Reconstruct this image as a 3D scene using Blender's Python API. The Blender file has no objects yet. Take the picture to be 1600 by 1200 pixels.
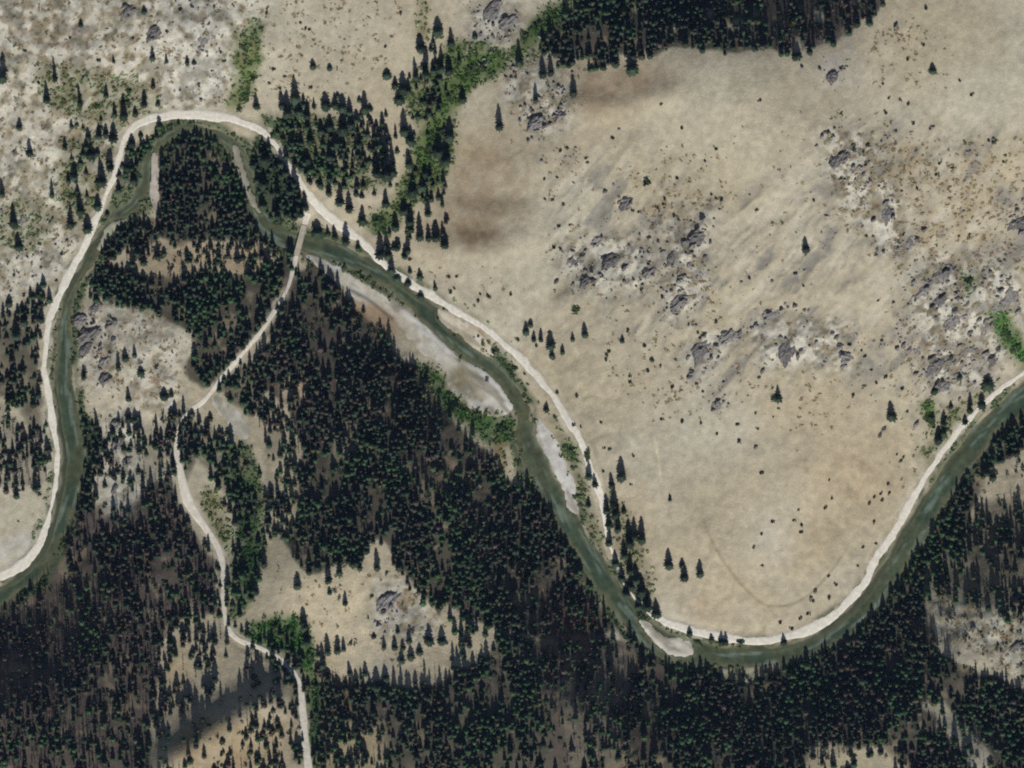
import bpy, math, random
import numpy as np
from math import radians

# ------------------------------------------------------------------ camera, sky, sun, exposure
S = 0.4                      # metres per map unit (the map is 1600 x 1200 units)
CAMH = 8000.0
HAZE = 3.4e-6
SUN_EL, SUN_TURN = 46.0, 3.0
scene = bpy.context.scene
cam_d = bpy.data.cameras.new("camera"); cam = bpy.data.objects.new("camera", cam_d)
scene.collection.objects.link(cam)
cam.location = (0, 0, CAMH + 25.0); cam.rotation_euler = (0, 0, 0)
cam_d.sensor_fit = 'HORIZONTAL'; cam_d.sensor_width = 36.0
cam_d.lens = 36.0 * CAMH / (1600 * S)
cam_d.clip_start = 10.0; cam_d.clip_end = 40000.0
scene.camera = cam

world = bpy.data.worlds.new("World"); scene.world = world; world.use_nodes = True
wn = world.node_tree.nodes; wl = world.node_tree.links
sky = wn.new("ShaderNodeTexSky"); sky.sky_type = 'NISHITA'; sky.sun_disc = False
sky.sun_elevation = radians(SUN_EL); sky.sun_rotation = radians(180 + SUN_TURN)
bg = wn.get("Background") or wn.new("ShaderNodeBackground")
wl.new(sky.outputs[0], bg.inputs[0]); bg.inputs[1].default_value = 0.05

sun_d = bpy.data.lights.new("sun", 'SUN'); sun_d.energy = 5.0; sun_d.angle = radians(0.5)
sun_d.color = (1.0, 0.975, 0.93)
sun = bpy.data.objects.new("sun", sun_d); scene.collection.objects.link(sun)
sun.rotation_euler = (radians(90 - SUN_EL), 0, radians(SUN_TURN)); sun.location = (0, -900, 900)

scene.view_settings.view_transform = 'Standard'; scene.view_settings.look = 'None'
scene.view_settings.exposure = -0.25; scene.view_settings.gamma = 1.0
scene.view_settings.use_curve_mapping = False
scene.render.engine = 'CYCLES'
scene.cycles.pixel_filter_type = 'BLACKMAN_HARRIS'; scene.cycles.filter_width = 2.0
scene.cycles.max_bounces = 4; scene.cycles.diffuse_bounces = 2; scene.cycles.glossy_bounces = 2
scene.cycles.use_denoising = False

C = scene.collection
rng = np.random.default_rng(11); random.seed(11)

def WX(px): return (np.asarray(px, float) - 800.0) * S
def WY(py): return (600.0 - np.asarray(py, float)) * S
def lin(r, g, b):
    c = np.array([r, g, b]) / 255.0
    return np.where(c <= 0.04045, c / 12.92, ((c + 0.055) / 1.055) ** 2.4)

# ------------------------------------------------------------------ noise
_LAT = rng.random((512, 512))
def vnoise(x, y, s, seed=0):
    x = np.asarray(x, float) / s + seed * 37.13; y = np.asarray(y, float) / s + seed * 91.7
    xi = np.floor(x).astype(int); yi = np.floor(y).astype(int); fx = x - xi; fy = y - yi
    fx = fx * fx * (3 - 2 * fx); fy = fy * fy * (3 - 2 * fy)
    a = _LAT[xi % 512, yi % 512]; b = _LAT[(xi + 1) % 512, yi % 512]
    c = _LAT[xi % 512, (yi + 1) % 512]; d = _LAT[(xi + 1) % 512, (yi + 1) % 512]
    return (a * (1 - fx) + b * fx) * (1 - fy) + (c * (1 - fx) + d * fx) * fy
def fbm(x, y, s, seed=0, o=4, g=0.5):
    t = 0; a = 1.0; n = 0
    for k in range(o):
        ca, sa = math.cos(.6 + 1.1 * k), math.sin(.6 + 1.1 * k)
        t = t + a * vnoise(x * ca - y * sa, x * sa + y * ca, s / 2 ** k, seed + k * 5); n += a; a *= g
    return t / n                      # about 0..1, mean 0.5
def sstep(a, b, v):
    t = np.clip((v - a) / (b - a), 0, 1); return t * t * (3 - 2 * t)

# ------------------------------------------------------------------ the map: lines
def smooth(line, step=4.0):
    P = np.array([p if len(p) == 3 else (p[0], p[1], line[i - 1][2]) for i, p in enumerate(line)], float)
    out = []
    for i in range(len(P) - 1):
        p0 = P[max(i - 1, 0)]; p1 = P[i]; p2 = P[i + 1]; p3 = P[min(i + 2, len(P) - 1)]
        n = max(2, int(np.hypot(*(p2 - p1)[:2]) / step))
        for k in range(n):
            t = k / n
            q = 0.5 * (2 * p1 + (p2 - p0) * t + (2 * p0 - 5 * p1 + 4 * p2 - p3) * t * t + (3 * p1 - p0 - 3 * p2 + p3) * t ** 3)
            q[2] = p1[2] + (p2[2] - p1[2]) * t; out.append(q)
    out.append(P[-1]); return np.array(out)

ROAD = smooth([(-120,950,18),(-60,925,18),(0,900,22),(30,883,22),(60,850,16),(75,805,11),(85,755,12),(88,710,13),(80,660,12),(72,610,12),(68,570,12),
 (73,520,14),(80,485,17),(92,455,16),(110,420,17),(128,385,17),(142,355,17),(152,335,16),(165,300,11),(178,270,11),(185,240,13),
 (195,212,16),(215,192,18),(245,182,18),(285,177,20),(330,180,20),(370,187,18),(405,200,16),(430,225,14),(450,255,12),(468,285,12),
 (485,310,18),(510,335,20),(545,362,16),(575,388,15),(605,415,13),(640,440,17),(680,466,20),(720,490,18),(760,515,16),(800,548,16),
 (835,585,17),(865,620,17),(890,660,16),(910,695,15),(922,730,14),(935,765,12),(945,810,12),(952,845,10),(966,885,6),(988,930,5),
 (1020,960,13),(1050,976,16),(1100,991,17),(1150,999,18),(1200,1002,20),(1250,990,20),(1300,965,22),(1345,922,22),(1370,876,20),
 (1400,828,18),(1430,778,16),(1455,733,15),(1485,693,12),(1515,655,12),(1550,620,12),(1600,583,12),(1660,540,12),(1760,480,12)])
TRACK = smooth([(480,332,12),(470,368,9),(459,412,8),(448,450,7),(425,490,7),(405,520,7),(375,555,7),(345,590,8),(318,625,8),(295,642,7),
 (279,668,7),(276,710,11),(283,745,15),(295,785,20),(318,820,12),(338,850,11),(348,880,9),(350,930,9),(355,975,9),(375,1000,9),
 (410,1013,10),(445,1035,10),(468,1065,11),(474,1110,12),(478,1160,13),(482,1200,13),(488,1300,13)])
RIVER = smooth([(1800,470,45),(1720,525,45),(1650,580,44),(1600,622,40),(1560,657,38),(1520,702,38),(1480,752,40),(1447,805,40),(1415,860,40),(1385,908,40),
 (1350,952,40),(1300,992,40),(1250,1018,38),(1200,1028,38),(1150,1030,40),(1100,1024,42),(1050,1014,46),(1010,988,44),(975,950,42),
 (945,910,42),(920,870,40),(895,830,40),(868,780,40),(845,740,42),(830,700,36),(815,650,30),(795,605,28),(775,582,30),(745,560,32),(715,535,34),
 (690,508,36),(660,480,36),(625,452,34),(590,425,36),(550,406,36),(510,390,34),(470,378,30),(435,366,30),(408,345,26),(395,310,22),
 (385,270,22),(370,238,22),(345,215,22),(310,202,18),(275,206,18),(248,225,20),(230,255,24),(222,290,26),(208,318,28),(175,345,22),
 (150,378,20),(132,412,22),(113,447,26),(100,490,30),(97,540,30),(96,590,34),(100,640,40),(108,690,40),(112,730,40),(102,780,36),(85,832,36),
 (60,880,34),(20,918,34),(-40,955,34),(-140,1000,34)])
TRAIL = smooth([(1085,770,3),(1110,840,3),(1140,890,3),(1175,930,3),(1205,948,3),(1250,940,3),(1290,905,3),(1330,850,3)])

# ------------------------------------------------------------------ ground grid (fine in view, coarse to the horizon)
def axis(a, b, step, far):
    core = np.arange(a, b + step * .5, step); lo = []; hi = []; d = step; v = a
    while v > -far:
        d *= 1.35; v -= d; lo.append(v)
    d = step; v = b
    while v < far:
        d *= 1.35; v += d; hi.append(v)
    return np.array(lo[::-1] + list(core) + hi), len(lo), len(lo) + len(core)
GS = 2.4
AX, AX0, AX1 = axis(-100, 1700, GS, 30000)
AY, AY0, AY1 = axis(-100, 1300, GS, 30000)
GX, GY = np.meshgrid(AX, AY)                         # [row(y), col(x)]
NY, NX = GX.shape
WARPX = GX + (fbm(GX, GY, 40, 3, 4) - .5) * 26; WARPY = GY + (fbm(GX, GY, 40, 9, 4) - .5) * 26
WARPX += (vnoise(GX, GY, 5, 21) - .5) * 7; WARPY += (vnoise(GX, GY, 5, 22) - .5) * 7

def inpoly(x, y, poly):
    ins = np.zeros(np.shape(x), bool); n = len(poly)
    for i in range(n):
        x1, y1 = poly[i]; x2, y2 = poly[(i + 1) % n]
        if y1 == y2: continue
        c = (y1 > y) != (y2 > y)
        ins ^= c & (x < (x2 - x1) * (y - y1) / (y2 - y1) + x1)
    return ins
def blur(m, r):
    if r < 1: return m
    for ax in (0, 1):
        for _ in range(2):
            p = np.pad(m, [(r + 1, r) if k == ax else (0, 0) for k in (0, 1)], mode='edge')
            c = np.cumsum(p, ax); n = m.shape[ax]; w = 2 * r + 1
            m = (np.take(c, range(w, w + n), ax) - np.take(c, range(0, n), ax)) / w
    return m
def mask(poly, soft=3, warp=1.0):
    xs = [p[0] for p in poly]; ys = [p[1] for p in poly]; R = 36 + soft * 6
    i0 = np.searchsorted(AY, min(ys) - R); i1 = np.searchsorted(AY, max(ys) + R)
    j0 = np.searchsorted(AX, min(xs) - R); j1 = np.searchsorted(AX, max(xs) + R)
    out = np.zeros((NY, NX)); sl = np.s_[i0:i1, j0:j1]
    x = GX[sl] + (WARPX[sl] - GX[sl]) * warp; y = GY[sl] + (WARPY[sl] - GY[sl]) * warp
    out[sl] = blur(inpoly(x, y, poly).astype(float), soft)
    return out
def linefield(L, R):
    """distance to a line (map units), nearest index, capped at R"""
    D = np.full((NY, NX), R, float); I = np.zeros((NY, NX), int)
    for k in range(len(L) - 1):
        a = L[k, :2]; b = L[k + 1, :2]
        i0 = np.searchsorted(AY, min(a[1], b[1]) - R); i1 = np.searchsorted(AY, max(a[1], b[1]) + R)
        j0 = np.searchsorted(AX, min(a[0], b[0]) - R); j1 = np.searchsorted(AX, max(a[0], b[0]) + R)
        if i1 <= i0 or j1 <= j0: continue
        sl = np.s_[i0:i1, j0:j1]
        ab = b - a; t = np.clip(((GX[sl] - a[0]) * ab[0] + (GY[sl] - a[1]) * ab[1]) / max(ab @ ab, 1e-6), 0, 1)
        d = np.hypot(GX[sl] - a[0] - ab[0] * t, GY[sl] - a[1] - ab[1] * t)
        m = d < D[sl]; D[sl] = np.where(m, d, D[sl]); I[sl] = np.where(m, k, I[sl])
    return D, I
RIV_D, RIV_I = linefield(RIVER[::2], 210.0)
RIV_W = RIVER[::2][RIV_I, 2]
ROAD_D, ROAD_I = linefield(ROAD, 34.0)
TRK_D, TRK_I = linefield(TRACK, 30.0)

# ------------------------------------------------------------------ relief
ROUGH = np.zeros((NY, NX))
for _p in [[(870,370),(1010,360),(1010,450),(930,465),(880,445)],[(1040,345),(1115,330),(1120,400),(1080,500),(1035,505)],[(1065,545),(1120,510),(1165,510),(1120,560),(1085,600)],[(1170,500),(1330,500),(1330,580),(1190,570)],
           [(1270,195),(1350,205),(1430,390),(1380,410),(1290,290)],[(1405,415),(1480,395),(1600,420),(1600,520),(1540,600),(1450,620)],[(790,90),(890,120),(885,190),(840,220),(790,170)],[(730,0),(820,0),(820,60),(760,120)],
           [(-100,-100),(420,-100),(415,60),(350,160),(190,200),(130,400),(60,480),(-100,480)],[(110,475),(200,475),(200,600),(120,600)],[(165,640),(215,640),(210,800),(165,800)],[(200,475),(290,520),(285,640),(190,640)],[(580,900),(650,900),(690,960),(660,1010),(590,990)],[(590,915),(635,915),(625,985),(590,985)],[(1440,900),(1620,960),(1620,1070),(1480,1010)]]:
    ROUGH = np.maximum(ROUGH, mask(_p, 5))
CTRL = [(-100,-100,50),(90,60,34),(300,60,30),(540,40,34),(90,250,20),(30,400,16),(300,260,10),(285,300,12),(200,420,9),(330,420,12),
 (190,560,26),(230,700,30),(160,800,22),(30,620,16),(0,760,14),(320,640,7),(280,720,13),(345,860,20),(400,1010,30),(470,1080,38),(480,1200,48),
 (100,1000,30),(200,950,34),(120,1180,48),(300,1000,42),(300,1180,62),(400,1150,58),(-100,1100,60),(420,700,20),(480,620,22),(560,560,14),(650,680,26),(560,720,38),
 (560,820,50),(700,850,44),(800,880,28),(540,950,50),(650,980,58),(640,1150,78),(820,1000,44),(850,1150,66),(1000,1150,32),(1150,1150,24),(1300,1150,30),
 (1420,1050,36),(1550,1000,48),(1560,850,28),(1600,720,14),(1600,1200,64),(1300,1300,48),(600,1300,80),
 (620,300,8),(680,200,16),(730,110,24),(800,20,36),(560,200,22),(500,150,18),(780,250,30),(760,350,22),(900,200,52),(880,320,40),(720,420,10),(840,480,18),
 (900,420,30),(1000,300,56),(1000,500,34),(1000,650,22),(1100,400,60),(1100,560,42),(1100,800,20),(1200,900,16),(1200,700,34),(1250,550,50),(1300,400,66),
 (1350,800,22),(1400,650,32),(1500,500,38),(1560,560,22),(1600,400,52),(1500,250,78),(1300,200,82),(1150,110,84),(950,110,64),(1000,-60,36),(1200,-60,48),(1450,50,92),(1600,100,96),(1700,-100,110),(1750,300,74)]
def base_height(x, y, sg=78.0):
    x = np.asarray(x, float); y = np.asarray(y, float); num = np.zeros(x.shape); den = np.full(x.shape, 1e-9); far = np.zeros(x.shape)
    for cx, cy, cz in CTRL:
        d2 = (x - cx) ** 2 + (y - cy) ** 2
        w = np.exp(-d2 / (2 * sg * sg)) + 1e-4 / (1 + d2 / sg ** 2) ** 2
        num += w * cz; den += w
    return num / den
H = base_height(np.clip(GX, -900, 2500), np.clip(GY, -900, 2100))
H += (fbm(GX, GY, 900, 70, 4) - .5) * np.clip((np.maximum(abs(GX - 800) - 1000, abs(GY - 600) - 800)) / 12, 0, 260)
# small ridges and gullies: (line, metres, half width in map units)
for L, A, w in [([(415,1095),(345,1140),(275,1190),(240,1230)], 15, 34), ([(640,395),(700,392),(770,385),(820,372)], 5.0, 26),
                ([(700,330),(760,338),(820,330)], 3.0, 20), ([(900,165),(960,172),(1040,150)], 4.0, 22), ([(1030,500),(1075,400),(1110,335)], 3.0, 18),
                ([(870,455),(910,430),(930,405)], -2.5, 12), ([(1080,585),(1095,550),(1130,525),(1175,520),(1215,488),(1255,490),(1300,525),(1318,570)], -1.1, 9),
                ([(1180,560),(1230,530),(1285,545)], 1.8, 34), ([(360,60),(385,110),(400,140)], -3, 20), ([(1450,430),(1500,470),(1560,470)], 4, 40),
                ([(1330,1020),(1420,1060),(1500,1110),(1600,1150)], -5, 30), ([(300,40),(295,150)], 3, 34),([(560,600),(600,700),(700,800)], 3, 30)]:
    D, _ = linefield(smooth([(p[0], p[1], 1) for p in L], 12), w * 2.6); H += A * np.exp(-(D / w) ** 2) * (D < w * 2.59)
H += (fbm(GX, GY, 130, 31, 3) - .5) * 6.0 + (fbm(GX, GY, 22, 33, 3) - .5) * (.55 + 1.6 * ROUGH) + (vnoise(GX * .8 - GY * .6, GX * .6 + GY * .8, 6, 35) - .5) * (.14 + .5 * ROUGH)
HILL = mask([(840,230),(1000,230),(1150,330),(1350,180),(1620,200),(1620,560),(1480,640),(1330,600),(1150,640),(1050,560),(880,460)], 12)
U_ = GX * .62 - GY * .78; V_ = GX * .78 + GY * .62                    # U_ runs lower left to upper right
DN = fbm(U_ * .38, V_, 24, 111, 4); H += HILL * (abs(DN - .5) * -2 + .3) * 3.2 + (fbm(U_ * .5, V_, 90, 115, 3) - .5) * 6 * np.clip(HILL + .3 + .6 * mask([(850,450),(1350,560),(1400,700),(1300,900),(1150,940),(1000,880),(930,660)], 12), 0, 1)
bank = RIV_D - RIV_W / 2 + (fbm(GX, GY, 26, 41, 3) - .5) * 15
rise = sstep(-10, 165, bank)
H = H * rise + 0.9 * sstep(-1, 10, bank) + np.minimum(0, bank) * 0.09 - 0.1
BARS = {  # gravel bars: outline
 'main': [(468,397),(500,403),(530,416),(555,436),(582,452),(612,468),(642,488),(662,508),(692,538),(716,556),(742,570),(765,583),(788,606),(803,636),(795,650),(780,656),(760,652),(740,642),(715,622),(690,588),(678,562),(655,552),(638,532),(615,508),(585,492),(558,472),(538,456),(518,434),(493,414)],
 'lower': [(838,650),(852,668),(868,685),(882,720),(895,752),(907,790),(906,806),(893,802),(880,768),(864,742),(850,712),(840,685)],
 'bend': [(994,966),(1012,974),(1032,988),(1055,998),(1080,1004),(1087,1022),(1070,1029),(1048,1022),(1028,1008),(1008,988)],
 'roadside': [(688,480),(715,494),(742,514),(766,538),(775,558),(758,556),(740,546),(718,526),(698,510),(684,494)],
 'loop': [(235,233),(243,235),(247,290),(245,325),(239,337),(233,322),(233,270)],
 'inner': [(358,216),(372,233),(381,256),(392,288),(402,316),(410,336),(402,332),(391,312),(381,286),(370,256)],
 'patch': [(333,618),(350,623),(376,643),(390,665),(386,687),(374,690),(361,667),(344,647),(333,634)],
 'far': [(1122,1046),(1150,1047),(1192,1043),(1198,1058),(1166,1067),(1128,1062)],
 'west': [(148,384),(164,357),(192,343),(200,346),(182,358),(166,376),(150,396)]}
BARM = {k: mask(v, 1, .45) for k, v in BARS.items()}
for k, m in BARM.items():
    H = np.where(m > .02, np.maximum(H, -0.55 + 1.2 * sstep(0, 1, m) + (vnoise(GX, GY, 9, 44) - .5) * .35), H)
def profile(L):
    j = np.clip(np.searchsorted(AX, L[:, 0]), 1, NX - 2); i = np.clip(np.searchsorted(AY, L[:, 1]), 1, NY - 2)
    z = np.maximum(H[i, j], 1.1); k = np.ones(15) / 15
    for _ in range(3): z = np.convolve(np.pad(z, 7, mode='edge'), k, 'valid')
    return z
ROAD_Z = profile(ROAD); TRK_Z = profile(TRACK)
for D, I, L, Z in ((TRK_D, TRK_I, TRACK, TRK_Z), (ROAD_D, ROAD_I, ROAD, ROAD_Z)):
    w = L[I, 2] / 2; t = 1 - sstep(w + 1, w + 12, D)
    if L is TRACK: t = t * (1 - (1 - sstep(-2, 6, bank)))          # leave the river bed open under the bridge
    H = H * (1 - t) + Z[I] * t
def ground(px, py):
    px = np.asarray(px, float); py = np.asarray(py, float)
    fx = (np.clip(px, -100, 1699.9) + 100) / GS; fy = (np.clip(py, -100, 1299.9) + 100) / GS
    j = fx.astype(int); i = fy.astype(int); u = fx - j; v = fy - i; K = H[AY0:AY1, AX0:AX1]
    j = np.minimum(j, K.shape[1] - 2); i = np.minimum(i, K.shape[0] - 2)
    return (K[i, j] * (1 - u) + K[i, j + 1] * u) * (1 - v) + (K[i + 1, j] * (1 - u) + K[i + 1, j + 1] * u) * v

# ------------------------------------------------------------------ woods: (outline, share of full cover, brown snag share)
WOODS = {
 'knob': [([(244,190),(262,182),(300,182),(330,198),(352,226),(372,260),(388,300),(402,335),(430,372),(455,388),(436,402),(400,382),(350,368),(300,378),(250,374),(232,346),(244,336),(249,230)], .95, .05),
          ([(165,365),(205,345),(240,340),(250,372),(215,382),(190,394),(160,414),(140,424)], .8, .05),
          ([(190,375),(300,375),(400,380),(440,402),(400,425),(330,418),(260,430),(200,420)], .38, .2),
          ([(138,412),(200,425),(260,430),(330,415),(400,425),(440,400),(465,398),(456,440),(422,488),(392,528),(350,580),(318,616),(300,602),(288,560),(297,530),(260,502),(215,482),(190,476),(160,472),(138,470)], .82, .08),
          ([(188,250),(205,215),(230,205),(236,232),(230,300),(205,300),(180,330),(160,345),(175,300)], .55, .0)],
 'west': [([(-100,480),(30,478),(60,440),(70,470),(64,560),(66,640),(76,700),(50,690),(30,640),(0,620),(-100,620)], .55, .1),
          ([(-100,620),(0,620),(40,660),(76,700),(76,770),(40,770),(-100,760)], .42, .5),
          ([(128,640),(150,636),(165,700),(150,760),(156,800),(110,858),(80,868),(100,805),(118,740)], .75, .05),
          ([(150,640),(276,640),(270,740),(150,780)], .42, .2),
          ([(-100,930),(0,915),(60,880),(80,850),(150,780),(268,740),(280,785),(318,850),(342,870),(342,962),(300,962),(255,1000),(240,1100),(225,1300),(-100,1300)], .62, .62),
          ([(240,1000),(300,962),(350,985),(440,1040),(465,1080),(470,1300),(225,1300)], .30, .3)],
 'side': [([(258,640),(305,636),(312,700),(300,770),(270,760)], .55, .1), ([(340,840),(362,850),(362,970),(345,975)], .6, .0), ([(400,990),(470,1010),(490,1060),(492,1200),(462,1200),(455,1060),(400,1030)], .5, .0),
          ([(286,700),(330,655),(360,690),(392,694),(410,760),(412,860),(402,922),(372,962),(366,860),(368,800),(330,752)], .5, .05),
          ([(320,590),(400,560),(420,620),(400,650),(350,620)], .55, .1),
          ([(400,620),(450,640),(475,720),(480,830),(420,860),(405,760)], .42, .1),
          ([(355,975),(470,975),(480,1010),(470,1060),(440,1030),(380,1000)], .25, .0),
          ([(478,1060),(500,1000),(520,1060),(500,1200),(486,1200)], .45, .1)],
 'central': [([(838,762),(862,800),(890,855),(915,900),(940,940),(965,975),(950,1000),(900,960),(850,860)], .8, .1),
          ([(455,425),(500,405),(530,440),(560,490),(600,520),(625,560),(650,580),(690,630),(720,670),(760,700),(775,740),(800,760),(838,762),(880,822),(900,852),(932,930),(950,982),(880,1000),(760,980),(690,940),(620,880),(600,840),(560,885),(480,900),(440,840),(470,720),(450,640),(400,600),(400,550),(440,490)], .84, .16),
          ([(610,840),(690,940),(700,960),(760,985),(730,1010),(690,960),(640,900)], .8, .1),
          ([(480,1080),(520,1060),(600,1060),(690,1062),(770,1010),(760,980),(880,1000),(900,1300),(486,1300)], .62, .12)],
 'south': [([(1700,570),(1600,640),(1545,685),(1495,760),(1455,825),(1425,875),(1395,925),(1352,972),(1300,1010),(1250,1036),(1190,1047),(1110,1044),(1055,1040),(1010,1012),(985,985),(985,1040),(1060,1075),(1200,1085),(1310,1050),(1400,960),(1470,860),(1520,790),(1560,720),(1700,640)], .8, .04),
          ([(880,860),(935,930),(955,985),(1000,1012),(1060,1045),(1000,1100),(960,1300),(880,1300),(840,1000),(840,900)], .5, .4),
          ([(1000,1020),(1060,1042),(1120,1062),(1200,1062),(1250,1040),(1300,1015),(1372,950),(1432,865),(1444,900),(1442,960),(1482,1022),(1530,1055),(1600,1070),(1700,1080),(1700,1300),(940,1300),(980,1100)], .86, .18),
          ([(1700,620),(1600,648),(1565,668),(1535,712),(1500,765),(1455,835),(1440,890),(1500,850),(1530,760),(1600,690),(1700,650)], .85, .05),
          ([(1440,890),(1500,830),(1530,780),(1700,790),(1700,960),(1600,985),(1530,945),(1470,930)], .52, .1)],
 'junction': [([(440,150),(560,150),(612,205),(622,300),(560,312),(500,300),(470,270),(440,240)], .34, .02), ([(385,200),(440,230),(470,262),(472,330),(420,345),(396,300)], .7, .0),
              ([(620,130),(660,60),(706,60),(712,250),(695,390),(600,400),(610,300),(640,200)], .20, .0), ([(480,340),(560,370),(600,400),(560,395),(490,372)], .45, .0), ([(100,180),(185,180),(180,260),(130,340),(105,330)], .10, .0)],
 'north': [([(850,45),(870,12),(900,0),(905,-100),(1400,-100),(1388,5),(1370,28),(1330,48),(1270,88),(1210,84),(1140,98),(1080,88),(1000,92),(950,92),(930,104),(880,94),(858,84)], .8, .15), ([(1180,-100),(1400,-100),(1388,5),(1330,48),(1270,88),(1190,84)], .6, .5)]}
CLEAR = [([(425,938),(480,902),(560,892),(600,852),(622,892),(680,950),(688,972),(760,990),(770,1012),(735,1022),(690,1062),(640,1052),(600,1022),(540,1062),(510,1062),(490,992)], .09),
 ([(165,645),(212,640),(215,720),(200,800),(165,800)], .35), ([(120,480),(200,480),(285,540),(285,630),(240,660),(130,640)], 0.0),
 ([(1440,920),(1482,938),(1530,950),(1600,985),(1600,1062),(1540,1042),(1480,1002)], .45), ([(1530,745),(1700,705),(1700,800),(1530,785)], .25),
 ([(1255,1155),(1345,1160),(1420,1200),(1420,1260),(1250,1260)], .2), ([(1430,1085),(1480,1095),(1560,1180),(1540,1220),(1470,1150)], .25),
 ([(505,660),(560,650),(570,720),(520,745)], .45), ([(445,590),(475,600),(480,640),(450,640)], .2), ([(430,720),(465,720),(470,830),(440,830)], .3),
 ([(575,650),(600,640),(620,720),(590,730)], .6), ([(520,1120),(600,1130),(600,1200),(520,1200)], .4), ([(280,1110),(460,1130),(460,1300),(270,1300)], .3)]
EXTRA = None
for _p in ([(975,2),(1000,0),(1005,16),(982,18)], [(1100,8),(1120,6),(1122,22),(1104,24)], [(1145,30),(1160,28),(1162,48),(1148,50)], [(1255,18),(1300,14),(1302,30),(1262,34)], [(1040,40),(1052,38),(1054,60),(1042,62)], [(1225,55),(1240,52),(1244,80),(1228,84)]): CLEAR.append((_p, .15))
CLEAR.append(([(322,758),(350,788),(362,835),(348,858),(325,838),(310,790)], 0.0))
CLRM = [(mask(p, 2, 2.0), d) for p, d in CLEAR]
FOR = {}; SNAG = np.zeros((NY, NX)); FORALL = np.zeros((NY, NX))
for k, lst in WOODS.items():
    f = np.zeros((NY, NX))
    for poly, d, sn in lst:
        m = mask(poly, 2, 2.2 if k == 'north' else 1.2); f = np.maximum(f, m * d); SNAG = np.maximum(SNAG, m * sn)
    for m, d in CLRM: f = f * (1 - m) + np.minimum(f, d) * m
    FOR[k] = f; FORALL = np.maximum(FORALL, f)

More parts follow.
